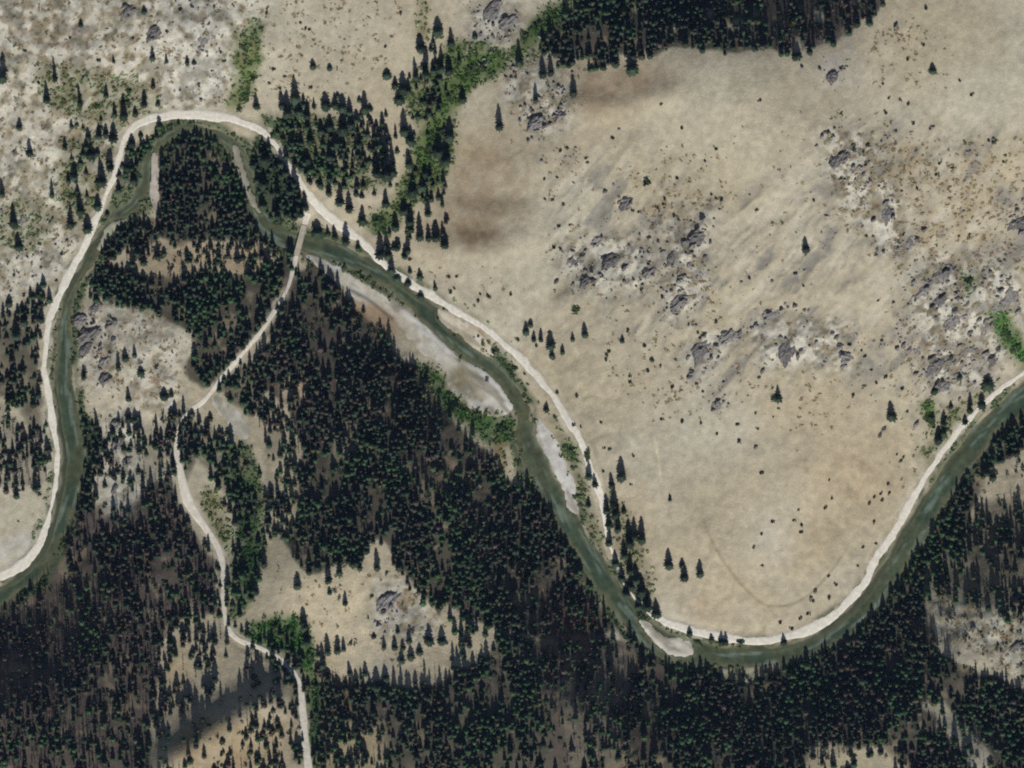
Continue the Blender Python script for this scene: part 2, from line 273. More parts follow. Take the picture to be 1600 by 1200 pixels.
# ------------------------------------------------------------------ ground colours (tones laid over each other by outline and noise)
K_ = 1.0
def col(r, g, b): return lin(r, g, b) * K_
n1 = fbm(GX, GY, 160, 51, 4); n2 = fbm(GX, GY, 30, 52, 4); n3 = fbm(GX, GY, 8, 53, 2); n4 = fbm(GX, GY, 14, 54, 3)
ALB = np.zeros((NY, NX, 3)) + col(167, 158, 139)
def lay(m, c): 
    global ALB
    ALB = ALB * (1 - m[..., None]) + np.asarray(c) * m[..., None]
lay(sstep(.45, .75, n1) * .5, col(170, 158, 134)); lay(sstep(.52, .8, n2) * .5, col(164, 152, 130)); lay(sstep(.55, .25, n1) * .4, col(178, 174, 160))
ZONES = [  # outline, colour, strength, softness, mottle (0 even .. 1 patchy)
 ([(-100,-100),(420,-100),(415,60),(350,160),(260,170),(190,200),(170,300),(130,400),(60,480),(-100,480)], (172,164,146), .7, 8, .4),
 ([(270,0),(350,0),(345,150),(300,165),(235,150),(260,80)], (168,166,162), .8, 6, .5),
 ([(0,20),(90,30),(170,60),(160,110),(70,120),(0,110)], (138,120,98), .7, 8, .7),
 ([(90,110),(170,120),(180,160),(120,175),(80,150)], (118,112,84), .8, 5, .7),
 ([(-20,320),(60,330),(120,380),(100,440),(40,470),(-20,440)], (166,164,154), .6, 6, .6),
 ([(-20,845),(60,840),(62,856),(35,888),(-20,908)], (176,174,168), .8, 3, .5),
 ([(870,380),(1000,370),(1010,440),(930,460),(880,440)], (140,136,130), .6, 6, .8),
 ([(1050,350),(1110,335),(1115,400),(1080,500),(1040,500),(1035,430)], (132,128,126), .62, 6, .8),
 ([(1070,545),(1120,515),(1160,515),(1120,560),(1085,595),(1070,580)], (128,124,122), .7, 3, .6),
 ([(1170,520),(1230,500),(1290,530),(1280,560),(1190,560)], (190,186,180), .6, 6, .6),
 ([(1280,190),(1420,220),(1600,220),(1620,420),(1420,420),(1330,340)], (146,130,104), .55, 6, .85),
 ([(990,250),(1120,240),(1140,320),(1040,370),(980,340)], (152,138,112), .45, 6, .85),
 ([(1275,200),(1345,210),(1350,260),(1330,310),(1290,290)], (136,128,116), .65, 6, .8),
 ([(1345,300),(1410,300),(1430,390),(1380,410),(1350,370)], (140,128,116), .6, 6, .8),
 ([(1250,80),(1330,60),(1340,130),(1280,140)], (160,156,150), .6, 5, .8),
 ([(1410,420),(1480,400),(1590,420),(1600,520),(1540,600),(1450,620),(1430,560),(1400,520)], (134,128,124), .75, 6, .7),
 ([(1550,280),(1620,300),(1620,400),(1550,400)], (150,144,136), .6, 5, .8),
 ([(790,95),(850,90),(890,130),(885,180),(840,215),(790,170)], (140,134,124), .65, 5, .7),
 ([(730,0),(800,0),(820,60),(760,120),(735,70)], (146,142,136), .7, 4, .7),
 ([(1100,600),(1140,610),(1130,650),(1105,640)], (138,132,124), .6, 4, .7),
 ([(672,305),(760,300),(830,325),(815,350),(770,352),(690,345)], (116,98,78), .75, 7, .4),
 ([(660,350),(720,345),(790,355),(780,382),(720,392),(670,385)], (98,82,64), .85, 5, .35),
 ([(705,215),(800,195),(850,250),(840,320),(760,330),(690,320),(690,260)], (146,128,102), .55, 12, .45),
 ([(800,180),(900,160),(1000,165),(920,240),(840,260)], (156,140,114), .45, 12, .4),
 ([(720,215),(800,200),(810,260),(740,280)], (150,132,104), .5, 9, .4),
 ([(880,110),(1000,105),(1060,130),(990,165),(900,170)], (126,106,84), .75, 8, .35),
 ([(1280,700),(1390,690),(1400,770),(1340,800),(1270,770)], (164,144,116), .5, 12, .2),
 ([(1180,600),(1330,560),(1370,640),(1250,690)], (168,152,126), .4, 14, .3),
 ([(1180,790),(1250,800),(1230,880),(1180,880)], (186,182,174), .6, 12, .3),
 ([(1230,820),(1300,800),(1310,870),(1270,910),(1235,890)], (158,140,112), .5, 10, .3),
 ([(1010,930),(1075,945),(1080,985),(1040,975)], (186,182,172), .6, 7, .3),
 ([(1070,925),(1110,930),(1130,970),(1085,975)], (156,132,108), .5, 8, .3),
 ([(930,700),(1010,770),(1000,860),(960,880),(940,780)], (166,148,120), .4, 10, .3),
 ([(1000,170),(1200,160),(1260,200),(1200,260),(1050,250)], (186,178,156), .5, 14, .2),
 ([(890,430),(920,425),(900,460),(880,475),(870,470)], (112,104,74), .8, 4, .3),
 ([(120,480),(200,480),(285,540),(285,630),(240,660),(130,640)], (190,180,160), .95, 3, .35),
 ([(115,480),(170,470),(190,540),(160,600),(120,570)], (136,130,124), .6, 4, .8),
 ([(200,600),(250,585),(255,600),(215,612)], (118,92,74), .7, 2, .3),
 ([(165,645),(212,640),(215,720),(200,800),(165,800)], (186,182,172), .9, 4, .4),
 ([(425,938),(480,902),(560,892),(600,852),(622,892),(680,950),(688,972),(760,990),(770,1012),(735,1022),(690,1062),(640,1052),(600,1022),(540,1062),(510,1062),(490,992)], (190,177,152), .98, 3, .3),
 ([(590,920),(630,920),(625,970),(590,985)], (132,128,124), .8, 4, .5),
 ([(1440,920),(1482,938),(1530,950),(1600,985),(1600,1062),(1540,1042),(1480,1002)], (194,184,160), .97, 4, .3),
 ([(1530,745),(1700,705),(1700,800),(1530,785)], (180,168,146), .95, 4, .35),
 ([(1255,1155),(1345,1160),(1420,1200),(1420,1260),(1250,1260)], (182,170,144), .9, 4, .4),
 ([(430,720),(465,720),(470,830),(440,830)], (166,152,124), .95, 4, .3),
 ([(445,590),(475,600),(480,640),(450,640)], (166,140,120), .9, 4, .4),
 ([(190,375),(300,375),(400,380),(440,402),(400,425),(330,418),(260,430),(200,420)], (164,146,120), .8, 3, .4),
 ([(280,1110),(460,1130),(460,1300),(270,1300)], (150,132,104), .85, 5, .4),
 ([(245,1050),(290,1000),(300,1060),(255,1110)], (164,146,116), .9, 4, .3),
 ([(520,1120),(600,1130),(600,1210),(520,1210)], (168,152,122), .85, 4, .3),
 ([(500,1060),(545,1060),(560,1110),(510,1130)], (128,108,84), .8, 4, .3),
 ([(860,930),(930,950),(940,1020),(880,1040)], (120,86,72), .8, 5, .5),
 ([(545,455),(590,490),(615,510),(622,545),(600,520),(560,490),(540,470)], (152,124,94), .9, 3, .15),
 ([(725,508),(760,520),(775,540),(760,545),(740,530)], (150,112,78), .7, 2, .2),
 ([(480,1000),(520,1000),(520,1060),(480,1060)], (160,148,120), .7, 4, .3),
 ([(540,270),(600,265),(610,320),(560,330),(535,310)], (170,160,144), .8, 4, .5),
]
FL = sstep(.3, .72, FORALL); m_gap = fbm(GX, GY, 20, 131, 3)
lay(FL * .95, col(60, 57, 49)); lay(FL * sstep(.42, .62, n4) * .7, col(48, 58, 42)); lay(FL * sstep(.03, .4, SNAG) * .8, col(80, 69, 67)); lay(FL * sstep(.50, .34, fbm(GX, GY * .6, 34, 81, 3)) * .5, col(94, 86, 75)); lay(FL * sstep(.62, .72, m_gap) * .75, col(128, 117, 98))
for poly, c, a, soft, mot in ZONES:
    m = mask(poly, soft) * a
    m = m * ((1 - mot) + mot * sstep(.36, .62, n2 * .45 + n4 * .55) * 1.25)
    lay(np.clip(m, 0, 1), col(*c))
RD = HILL * sstep(.50, .60, n2) * sstep(.50, .60, DN); lay(RD * .75, col(128, 125, 120)); lay(HILL * sstep(.58, .66, DN) * .35, col(134, 128, 118)); lay(HILL * sstep(.44, .36, DN) * .4, col(180, 174, 160))
m5 = fbm(GX, GY, 13, 91, 3); m6 = fbm(GX, GY, 10, 95, 3); m7 = fbm(GX, GY, 18, 97, 3); RG = np.clip(ROUGH, 0, 1) * (1 - FL)
lay(RG * sstep(.53, .66, m5) * .65, col(118, 112, 88)); lay(RG * sstep(.54, .66, m6) * .6, col(128, 112, 92)); lay(RG * sstep(.55, .68, m7) * .65, col(140, 138, 132)); lay(RG * sstep(.60, .70, fbm(GX, GY, 8, 99, 2)) * .6, col(88, 84, 68)); lay(RG * sstep(.46, .34, m5) * .75, col(200, 195, 182)); lay(RG * sstep(.45, .36, m7) * .5, col(186, 184, 176))
GREENS = [
 ([(440,175),(570,190),(610,285),(560,305),(500,292),(465,270),(430,225)], (88,92,66), .75),
 ([(625,150),(700,70),(775,70),(790,105),(740,140),(715,190),(700,270),(650,330),(600,365),(640,260),(655,200)], (86,96,60), .9),
 ([(795,95),(830,25),(880,0),(880,60),(850,95),(810,110)], (78,90,58), .75),
 ([(60,100),(160,110),(230,130),(250,165),(190,205),(120,180),(70,160)], (108,106,78), .6),
 ([(95,230),(150,200),(175,250),(150,330),(110,350),(85,300)], (106,104,76), .6),
 ([(-20,320),(60,300),(90,350),(40,400),(-20,400)], (120,118,92), .5),
 ([(385,200),(440,225),(470,265),(470,335),(415,345),(390,290)], (62,76,54), .8),
 ([(180,290),(225,300),(240,330),(200,345),(160,360)], (84,92,66), .7),
 ([(940,760),(975,790),(1005,860),(1030,960),(1000,955),(965,880),(945,820)], (96,94,70), .6),
 ([(855,640),(880,680),(905,730),(925,790),(945,850),(930,850),(900,770),(865,690)], (98,100,72), .75),
 ([(1440,700),(1480,650),(1530,610),(1560,590),(1550,630),(1500,680),(1450,760)], (104,104,74), .6),
 # leafy shrub ground: outline, colour, strength
 ([(362,70),(400,30),(412,55),(405,95),(395,135),(375,165),(350,165),(365,120)], (92,102,62), .8),
 ([(400,170),(440,180),(450,230),(430,215),(400,190)], (70,84,56), .8),
 ([(655,0),(668,0),(662,60),(655,80),(648,40)], (104,100,66), .7),
 ([(720,95),(760,85),(790,100),(740,125),(700,175),(680,230),(668,265),(655,255),(660,210),(690,150)], (78,98,50), .85),
 ([(800,75),(830,30),(870,10),(860,45),(830,70),(808,95)], (76,92,52), .8),
 ([(575,340),(605,325),(615,345),(600,365),(580,360)], (72,90,54), .85),
 ([(1435,630),(1460,628),(1470,650),(1462,672),(1445,660)], (82,100,56), .9),
 ([(1550,485),(1575,490),(1600,530),(1620,570),(1590,575),(1570,540),(1555,520)], (72,104,52), .9),
 ([(1500,425),(1520,430),(1520,455),(1505,460)], (92,100,66), .8),
 ([(385,975),(430,966),(472,968),(484,1000),(486,1050),(470,1040),(455,1015),(420,1006),(390,995)], (62,96,44), .98),
 ([(655,575),(680,580),(700,610),(720,630),(745,650),(785,655),(800,665),(800,690),(790,700),(765,695),(740,670),(700,640),(670,600)], (74,98,52), .95),
 ([(770,690),(790,690),(785,745),(775,735)], (124,104,66), .8),
 ([(880,680),(900,690),(912,725),(905,735),(888,705)], (66,92,56), .9),
 ([(905,680),(925,700),(930,720),(915,715)], (84,98,64), .8),
 ([(770,560),(800,565),(810,590),(790,590)], (84,92,64), .8),
 ([(740,525),(780,545),(800,560),(770,560)], (82,92,62), .8),
 ([(940,890),(960,900),(1000,950),(1030,975),(1090,1000),(1200,1010),(1250,1008),(1250,1018),(1190,1022),(1100,1008),(1030,990),(985,960)], (82,88,58), .9),
 ([(460,340),(480,360),(560,395),(600,420),(560,410),(500,395),(450,375)], (76,92,62), .8),
 ([(395,330),(440,340),(460,360),(440,380),(410,360)], (70,84,60), .8),
 ([(330,760),(352,800),(358,840),(345,852),(328,830),(315,790)], (126,122,92), .98),
 ([(355,700),(400,760),(410,860),(395,930),(370,960),(362,900),(370,820)], (52,76,40), .75),
 ([(850,745),(862,770),(885,800),(860,790)], (70,80,54), .5),
 ([(110,660),(140,640),(150,680),(130,760),(100,840),(90,830)], (66,84,56), .6),
 ([(1385,930),(1430,850),(1470,800),(1500,770),(1490,800),(1440,880),(1400,940)], (70,84,54), .6),
 ([(740,500),(790,525),(820,545),(800,530)], (98,100,68), .7),
 ([(660,465),(720,480),(760,500),(740,500),(690,475)], (98,98,68), .6),
 ([(480,1010),(500,1060),(500,1150),(488,1200),(484,1100)], (58,84,46), .8),
]
GRM = np.zeros((NY, NX)); DRAWS = np.zeros((NY, NX))
for _L, _w, _c in (([(885,5),(850,40),(815,75),(775,95),(735,112),(705,150),(688,190),(668,240),(640,290),(610,330),(592,352)], 15, (74,98,48)), ([(400,40),(398,90),(385,130),(365,160)], 11, (80,98,54)),
                   ([(430,985),(470,990),(484,1030),(490,1090),(493,1170),(498,1260)], 12, (58,90,42)), ([(378,690),(402,770),(398,850),(384,920),(366,962)], 9, (50,78,40)), ([(655,575),(700,625),(745,658),(790,672)], 12, (70,96,50)), ([(1555,490),(1580,525),(1610,565)], 16, (66,100,50))):
    _D, _ = linefield(smooth([(p[0], p[1], 1) for p in _L], 10), 30.0); _m = sstep(_w, _w * .45, _D + (fbm(GX, GY, 20, 137, 4, .7) - .5) * 38); lay(_m * .6, col(*_c)); lay(sstep(_w * 1.7, _w * .6, _D + (m5 - .5) * 30) * .35, col(112, 112, 80)); GRM = np.maximum(GRM, _m * .8)
    DRAWS = np.maximum(DRAWS, _m)
RIP = sstep(-4, 0, bank) * sstep(17, 6, bank) * sstep(.30, .50, fbm(GX, GY, 34, 71, 3)) * (GX > -100)
for _m in BARM.values(): RIP = RIP * (1 - np.clip(_m * 1.3, 0, 1))
for poly, c, a in GREENS:
    m = mask(poly, 2) * a; lay(np.clip(m * (.7 + .5 * sstep(.3, .6, n4)), 0, 1), col(*c)); GRM = np.maximum(GRM, m)
lay(sstep(12, 1, bank) * .75 * np.clip(sstep(1, 3, bank), .3, 1), col(94, 94, 72)); lay(RIP * .8, col(72, 84, 58)); GRM = np.maximum(GRM, RIP * .9); lay(sstep(0, -7, bank) * .95, col(60, 66, 50))
for L, D, a in ((ROAD, (ROAD_D, ROAD_I), .22), (TRACK, (TRK_D, TRK_I), .15)):
    w = L[D[1], 2] / 2; lay(np.clip(sstep(w + 9, w, D[0]) * a * 3.2 * sstep(.42, .62, n4), 0, .8) * (bank > 1), col(184, 176, 160))
TRL, _ = linefield(TRAIL, 8.0); lay(sstep(3.6, 1, TRL) * .5 * sstep(1355, 1290, GX) * sstep(780, 850, GY), col(124, 108, 84))
T2, _ = linefield(smooth([(1022,683,2),(1028,710,2),(1033,752,2)]), 6.0); lay(sstep(3, 1, T2) * .5, col(202, 192, 160))
ALB *= (0.80 + 0.40 * n3)[..., None] * np.array([.94, .945, .91])
ALB = np.clip(ALB, .004, .9)

# ------------------------------------------------------------------ materials
def new_mat(name):
    m = bpy.data.materials.new(name); m.use_nodes = True; nt = m.node_tree
    b = nt.nodes.get("Principled BSDF"); b.inputs["Specular IOR Level"].default_value = 0.15
    b.inputs["Roughness"].default_value = 0.95
    return m, nt, b
def noise_node(nt, scale, detail=4, rough=.6):
    tc = nt.nodes.new("ShaderNodeNewGeometry"); n = nt.nodes.new("ShaderNodeTexNoise")
    n.inputs["Scale"].default_value = scale; n.inputs["Detail"].default_value = detail; n.inputs["Roughness"].default_value = rough
    nt.links.new(tc.outputs["Position"], n.inputs["Vector"]); return n
def mapr(nt, src, a, b, lo=.3, hi=.7):
    m = nt.nodes.new("ShaderNodeMapRange"); nt.links.new(src, m.inputs[0])
    for i, v in enumerate((lo, hi, a, b)): m.inputs[i + 1].default_value = v
    return m.outputs[0]
def mul(nt, colsock, facsock):
    v = nt.nodes.new("ShaderNodeVectorMath"); v.operation = 'SCALE'
    nt.links.new(colsock, v.inputs[0]); nt.links.new(facsock, v.inputs["Scale"]); return v.outputs[0]
def bump(nt, b, scale, dist, strength=.6):
    n = noise_node(nt, scale, 5, .65); bp = nt.nodes.new("ShaderNodeBump")
    bp.inputs["Distance"].default_value = dist; bp.inputs["Strength"].default_value = strength
    nt.links.new(n.outputs[0], bp.inputs["Height"]); nt.links.new(bp.outputs[0], b.inputs["Normal"])
def attr_mat(name, attr, var=(.8, 1.2), nscale=.9, bscale=.6, bdist=.5):
    m, nt, b = new_mat(name); a = nt.nodes.new("ShaderNodeAttribute"); a.attribute_name = attr
    f = mapr(nt, noise_node(nt, nscale).outputs[0], *var)
    nt.links.new(mul(nt, a.outputs["Color"], f), b.inputs["Base Color"])
    if bdist: bump(nt, b, bscale, bdist)
    return m
def ramp_mat(name, c1, c2, nscale, obj_random=0.0, bscale=0, bdist=0, rough=.95):
    m, nt, b = new_mat(name); mix = nt.nodes.new("ShaderNodeMix"); mix.data_type = 'RGBA'
    mix.inputs[6].default_value = (*c1, 1); mix.inputs[7].default_value = (*c2, 1)
    n = noise_node(nt, nscale); nt.links.new(mapr(nt, n.outputs[0], 0, 1), mix.inputs[0]); out = mix.outputs[2]
    if obj_random:
        oi = nt.nodes.new("ShaderNodeObjectInfo"); out = mul(nt, out, mapr(nt, oi.outputs["Random"], 1 - obj_random, 1 + obj_random, 0, 1))
    nt.links.new(out, b.inputs["Base Color"]); b.inputs["Roughness"].default_value = rough
    if bdist: bump(nt, b, bscale, bdist)
    return m
M_GROUND = attr_mat("dry_grass_and_soil", "albedo", (.78, 1.2), 1.4, .55, .6)
M_ROAD = ramp_mat("pale_dirt", col(194, 188, 174), col(222, 217, 204), .5, 0, 2.0, .06)
M_TRACK = ramp_mat("pale_track_dirt", col(190, 183, 168), col(218, 212, 198), .35, 0, 2.0, .06)
M_GRAVEL = attr_mat("river_gravel", "albedo", (.8, 1.18), 1.6, 2.2, .12)
M_NEEDLE = ramp_mat("conifer_needles", (.026, .042, .026), (.046, .070, .040), .7, .4)
M_BARK = ramp_mat("bark", (.06, .045, .035), (.10, .08, .065), 3, .2)
M_SNAG = attr_mat("dead_wood", "tint", (.8, 1.2), 2, 1, 0)
M_WOOD = attr_mat("forest_needles", "tint", (.75, 1.25), .6, 1, 0)
M_LEAF = attr_mat("shrub_leaves", "tint", (.7, 1.3), .9, 1, 0)
M_SHRUB = ramp_mat("dark_shrub_leaves", (.022, .028, .014), (.050, .054, .030), 1.3, .45)
M_LEAFY = ramp_mat("green_leaves", (.030, .052, .016), (.060, .090, .030), 1.2, .25)
M_BRUSH = attr_mat("dry_brush", "tint", (.75, 1.25), 1.2, 1, 0)
M_ROCK = ramp_mat("grey_granite", col(88, 86, 84), col(134, 130, 126), .8, .3, 1.2, .35)
M_ROCKS = attr_mat("grey_rubble", "tint", (.8, 1.2), 1.0, 1.2, .2)
M_TIMBER = ramp_mat("weathered_timber", col(150, 142, 128), col(188, 180, 164), 1.5, .1)
M_CONC = ramp_mat("abutment_stone", col(120, 116, 110), col(150, 146, 138), 1.0, .1)
M_WATER = attr_mat("river_water", "tint", (.72, 1.3), .22, .5, .10)
b = M_WATER.node_tree.nodes["Principled BSDF"]; b.inputs["Roughness"].default_value = .2; b.inputs["Specular IOR Level"].default_value = .5; b.inputs["IOR"].default_value = 1.33

# ------------------------------------------------------------------ mesh helpers
def fast_mesh(name, V, T, mat, colors=None, attr="tint", smooth_shade=False):
    me = bpy.data.meshes.new(name); V = np.asarray(V, np.float32); T = np.asarray(T, np.int32); k = T.shape[1]
    me.vertices.add(len(V)); me.vertices.foreach_set("co", V.ravel())
    me.loops.add(T.size); me.loops.foreach_set("vertex_index", T.ravel())
    me.polygons.add(len(T)); me.polygons.foreach_set("loop_start", np.arange(0, T.size, k, dtype=np.int32))
    me.polygons.foreach_set("use_smooth", np.full(len(T), smooth_shade))
    if colors is not None:
        a = me.attributes.new(attr, 'FLOAT_COLOR', 'POINT')
        a.data.foreach_set("color", np.concatenate([colors, np.ones((len(V), 1))], 1).astype(np.float32).ravel())
    me.update(calc_edges=True); me.validate(); me.materials.append(mat); return me
def link(name, me, parent=None, loc=(0, 0, 0)):
    o = bpy.data.objects.new(name, me); C.objects.link(o); o.location = loc
    if parent: o.parent = parent
    return o
def tag(o, label=None, cat=None, group=None, kind=None):
    if label: o["label"] = label
    if cat: o["category"] = cat
    if group: o["group"] = group
    if kind: o["kind"] = kind
    return o
def scatter(base, px, py, scl, rot, tint, sink=0.0, sz=None):
    """copies of a small mesh (V,T) at map points -> joined arrays"""
    V, T = base; n = len(px); c = np.cos(rot)[:, None]; s = np.sin(rot)[:, None]; sc = scl[:, None]
    szz = sc if sz is None else sz[:, None]
    X = (V[None, :, 0] * c - V[None, :, 1] * s) * sc + WX(px)[:, None]
    Y = (V[None, :, 0] * s + V[None, :, 1] * c) * sc + WY(py)[:, None]
    Z = V[None, :, 2] * szz + (ground(px, py) - sink)[:, None]
    VV = np.stack([X, Y, Z], -1).reshape(-1, 3); TT = (T[None] + (np.arange(n) * len(V))[:, None, None]).reshape(-1, 3)
    return VV, TT, np.repeat(tint, len(V), 0)
def joined(parts):
    V = []; T = []; K = []; o = 0
    for v, t, k in parts:
        if not len(v): continue
        V.append(v); T.append(t + o); K.append(k); o += len(v)
    return np.concatenate(V), np.concatenate(T), np.concatenate(K)

# ------------------------------------------------------------------ ground, roads, river, bars
idx = np.arange(NY * NX).reshape(NY, NX)
Q = np.stack([idx[1:, :-1], idx[1:, 1:], idx[:-1, 1:], idx[:-1, :-1]], -1).reshape(-1, 4)
GV = np.stack([WX(GX), WY(GY), H], -1).reshape(-1, 3)
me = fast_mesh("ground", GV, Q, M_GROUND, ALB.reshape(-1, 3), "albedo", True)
tag(link("ground", me), "dry tan hillside with grey rock and brown forest floor", kind="structure")

def ribbon(name, L, Z, mat, label, edge=1.4, lift=.16, seed=0):
    n = len(L); d = np.gradient(L[:, :2], axis=0); d /= np.hypot(d[:, 0], d[:, 1])[:, None]; nr = np.stack([-d[:, 1], d[:, 0]], 1)
    offs = np.array([-1.12, -.98, -.5, 0, .5, .98, 1.12]); V = []
    s = np.arange(n)
    eL = (fbm(s, s * 0 + 7, 9, 61 + seed, 4, .75) - .5) * 5 * edge; eR = (fbm(s, s * 0 + 3, 9, 67 + seed, 4, .75) - .5) * 5 * edge
    for k, o in enumerate(offs):
        w = L[:, 2] / 2 * (.66 if seed == 0 else .85) + np.where(o < 0, eL, eR) * abs(o)
        p = L[:, :2] + nr * (w * o)[:, None]
        z = np.maximum(ground(p[:, 0], p[:, 1]), Z) * (abs(o) < 1) + (abs(o) < 1) * (lift - .05 * abs(o)) + (abs(o) > 1) * (ground(p[:, 0], p[:, 1]) - .12)
        V.append(np.stack([WX(p[:, 0]), WY(p[:, 1]), z], 1))
    V = np.stack(V, 1); m = len(offs); ii = np.arange(n * m).reshape(n, m)
    F = np.stack([ii[:-1, :-1], ii[:-1, 1:], ii[1:, 1:], ii[1:, :-1]], -1).reshape(-1, 4)
    return tag(link(name, fast_mesh(name, V.reshape(-1, 3), F, mat, None, smooth_shade=True)), label, kind="structure")
def clip_in(L): return (L[:, 0] > -99) & (L[:, 0] < 1699) & (L[:, 1] > -99) & (L[:, 1] < 1299)
k = clip_in(ROAD); ribbon("dirt_road", ROAD[k], ROAD_Z[k], M_ROAD, "pale dirt road following the outer bank of the river", 2.0)
kb = np.nonzero((TRACK[:, 1] > 352) & (TRACK[:, 1] < 403))[0]      # the bridge carries this stretch
k = clip_in(TRACK); k1 = np.nonzero(k)[0]
ribbon("dirt_track", TRACK[:kb[0] + 2], TRK_Z[:kb[0] + 2], M_TRACK, "short pale track from the road junction to the bridge", .6, .2, 2)
kk = np.arange(kb[-1] - 1, k1[-1] + 1)
ribbon("dirt_track", TRACK[kk], TRK_Z[kk], M_TRACK, "narrow pale track winding up the wooded side valley", .9, .2, 3)
# water sheet: follows the bed, wider than the channel so that the banks cut it
L = RIVER; k = clip_in(L); L = L[k]; d = np.gradient(L[:, :2], axis=0); d /= np.hypot(d[:, 0], d[:, 1])[:, None]; nr = np.stack([-d[:, 1], d[:, 0]], 1)
offs = np.linspace(-1, 1, 17); hw = L[:, 2] / 2 + 7
PX = np.stack([L[:, 0] + nr[:, 0] * hw * o for o in offs], 1); PY = np.stack([L[:, 1] + nr[:, 1] * hw * o for o in offs], 1)
V = np.stack([WX(PX), WY(PY), np.full(PX.shape, -.25)], -1)
sv = np.arange(len(L))[:, None] + 0 * PX; dep = np.clip(-.25 - ground(PX, PY), 0, 3)                # bed shows through in the shallows
t1 = fbm(sv * .5, offs[None] * 22 + 0 * PX, 9, 120, 3); t2 = fbm(PX, PY, 60, 124, 3); t3 = fbm(sv * .8, offs[None] * 40 + 0 * PX, 8, 128, 3)
deep = sstep(.25, 1.1, dep)[..., None]; wc = col(88, 90, 66) * (1 - deep) + col(56, 68, 52) * deep
wc = wc * (1 - .6 * sstep(.48, .66, t2)[..., None]) + col(76, 80, 58) * .6 * sstep(.48, .66, t2)[..., None]
wc = wc * (.7 + .6 * t1)[..., None]; rf = (sstep(.58, .72, t3) * .7)[..., None]; wc = wc * (1 - rf) + col(104, 116, 104) * rf   # riffles
ii = np.arange(PX.size).reshape(PX.shape); F = np.stack([ii[:-1, :-1], ii[:-1, 1:], ii[1:, 1:], ii[1:, :-1]], -1).reshape(-1, 4)
tag(link("river", fast_mesh("river", V.reshape(-1, 3), F, M_WATER, wc.reshape(-1, 3), "tint", True)), "dark green river meandering between the forest and the tan hill", kind="structure")
BARLBL = {'main': "long pale gravel bar along the forest edge left of the river", 'lower': "narrow grey gravel bar between the river and the road",
 'bend': "small white gravel bar in the river above the southern bend", 'roadside': "pale gravel strip between the road and the river near the middle",
 'loop': "thin upright sand strip at the left edge of the wooded knob", 'inner': "thin curved gravel strip on the right side of the wooded knob",
 'patch': "pale gravel patch beside the side track in the woods", 'far': "pale gravel sliver on the forest side of the southern bend", 'west': "thin pale gravel strip below the western river crossing"}
BARC = {'main': ((198,194,182), (176,170,154)), 'lower': ((186,184,178), (168,164,158)), 'bend': ((196,192,182), (176,170,160)), 'roadside': ((188,180,164), (170,160,140)),
 'loop': ((178,170,158), (160,152,142)), 'inner': ((150,146,132), (130,128,116)), 'patch': ((182,178,166), (160,156,142)), 'far': ((160,158,136), (140,138,112)), 'west': ((160,158,140), (140,140,116))}
for k_, m_ in BARM.items():
    sel = (m_[1:, :-1] + m_[1:, 1:] + m_[:-1, 1:] + m_[:-1, :-1]) / 4 > .42
    F = Q.reshape(NY - 1, NX - 1, 4)[sel]
    u, inv = np.unique(F, return_inverse=True); F = inv.reshape(-1, 4)
    V = GV[u].copy(); mm = m_.ravel()[u]; V[:, 2] += np.where(mm > .5, .07, -.06) + (rng.random(len(u)) - .5) * .05
    c1, c2 = BARC[k_]; t = np.clip((n4.ravel()[u] - .35) * 3.5, 0, 1)[:, None]; cc = col(*c1) * (1 - t) + col(*c2) * t
    gx = GX.ravel()[u]; gy = GY.ravel()[u]
    if k_ == 'main':      # dry side: tan and olive streaks away from the water
        away = sstep(14, 40, bank.ravel()[u])[:, None] * sstep(.38, .58, fbm(gx + gy, gy - gx, 18, 77, 3))[:, None]
        cc = cc * (1 - .8 * away) + col(140, 130, 100) * .8 * away
        nearw = sstep(12, 3, bank.ravel()[u])[:, None] * .85; cc = cc * (1 - nearw) + col(192, 190, 184) * nearw
        ol = (np.exp(-((gx - 722) ** 2 / 300 + (gy - 590) ** 2 / 900)) * .8)[:, None]; cc = cc * (1 - ol) + col(122, 112, 72) * ol
        orr = mask([(545,458),(590,482),(615,502),(622,545),(600,520),(560,490),(540,470)], 2).ravel()[u][:, None] * .9; cc = cc * (1 - orr) + col(154, 126, 96) * orr
        ch, _ = linefield(smooth([(545,452,1),(575,468,1),(600,488,1),(612,497,1)]), 8.0); ch = sstep(4.5, 1, ch).ravel()[u][:, None] * .7; cc = cc * (1 - ch) + col(70, 72, 68) * ch
    ang = {'main': .70, 'lower': 1.2, 'bend': .55, 'roadside': .7}.get(k_, 1.4); sa, sb = gx * math.cos(ang) + gy * math.sin(ang), gy * math.cos(ang) - gx * math.sin(ang)
    stv = (sstep(.54, .66, fbm(sa * .22, sb, 9, 141, 3)) * .65)[:, None]; cc = cc * (1 - stv) + col(128, 122, 104) * stv
    cc = cc * (.85 + .3 * n3.ravel()[u])[:, None]
    tag(link("gravel_bar", fast_mesh("gravel_bar", V, F, M_GRAVEL, cc, "albedo", True)), BARLBL[k_], kind="structure")

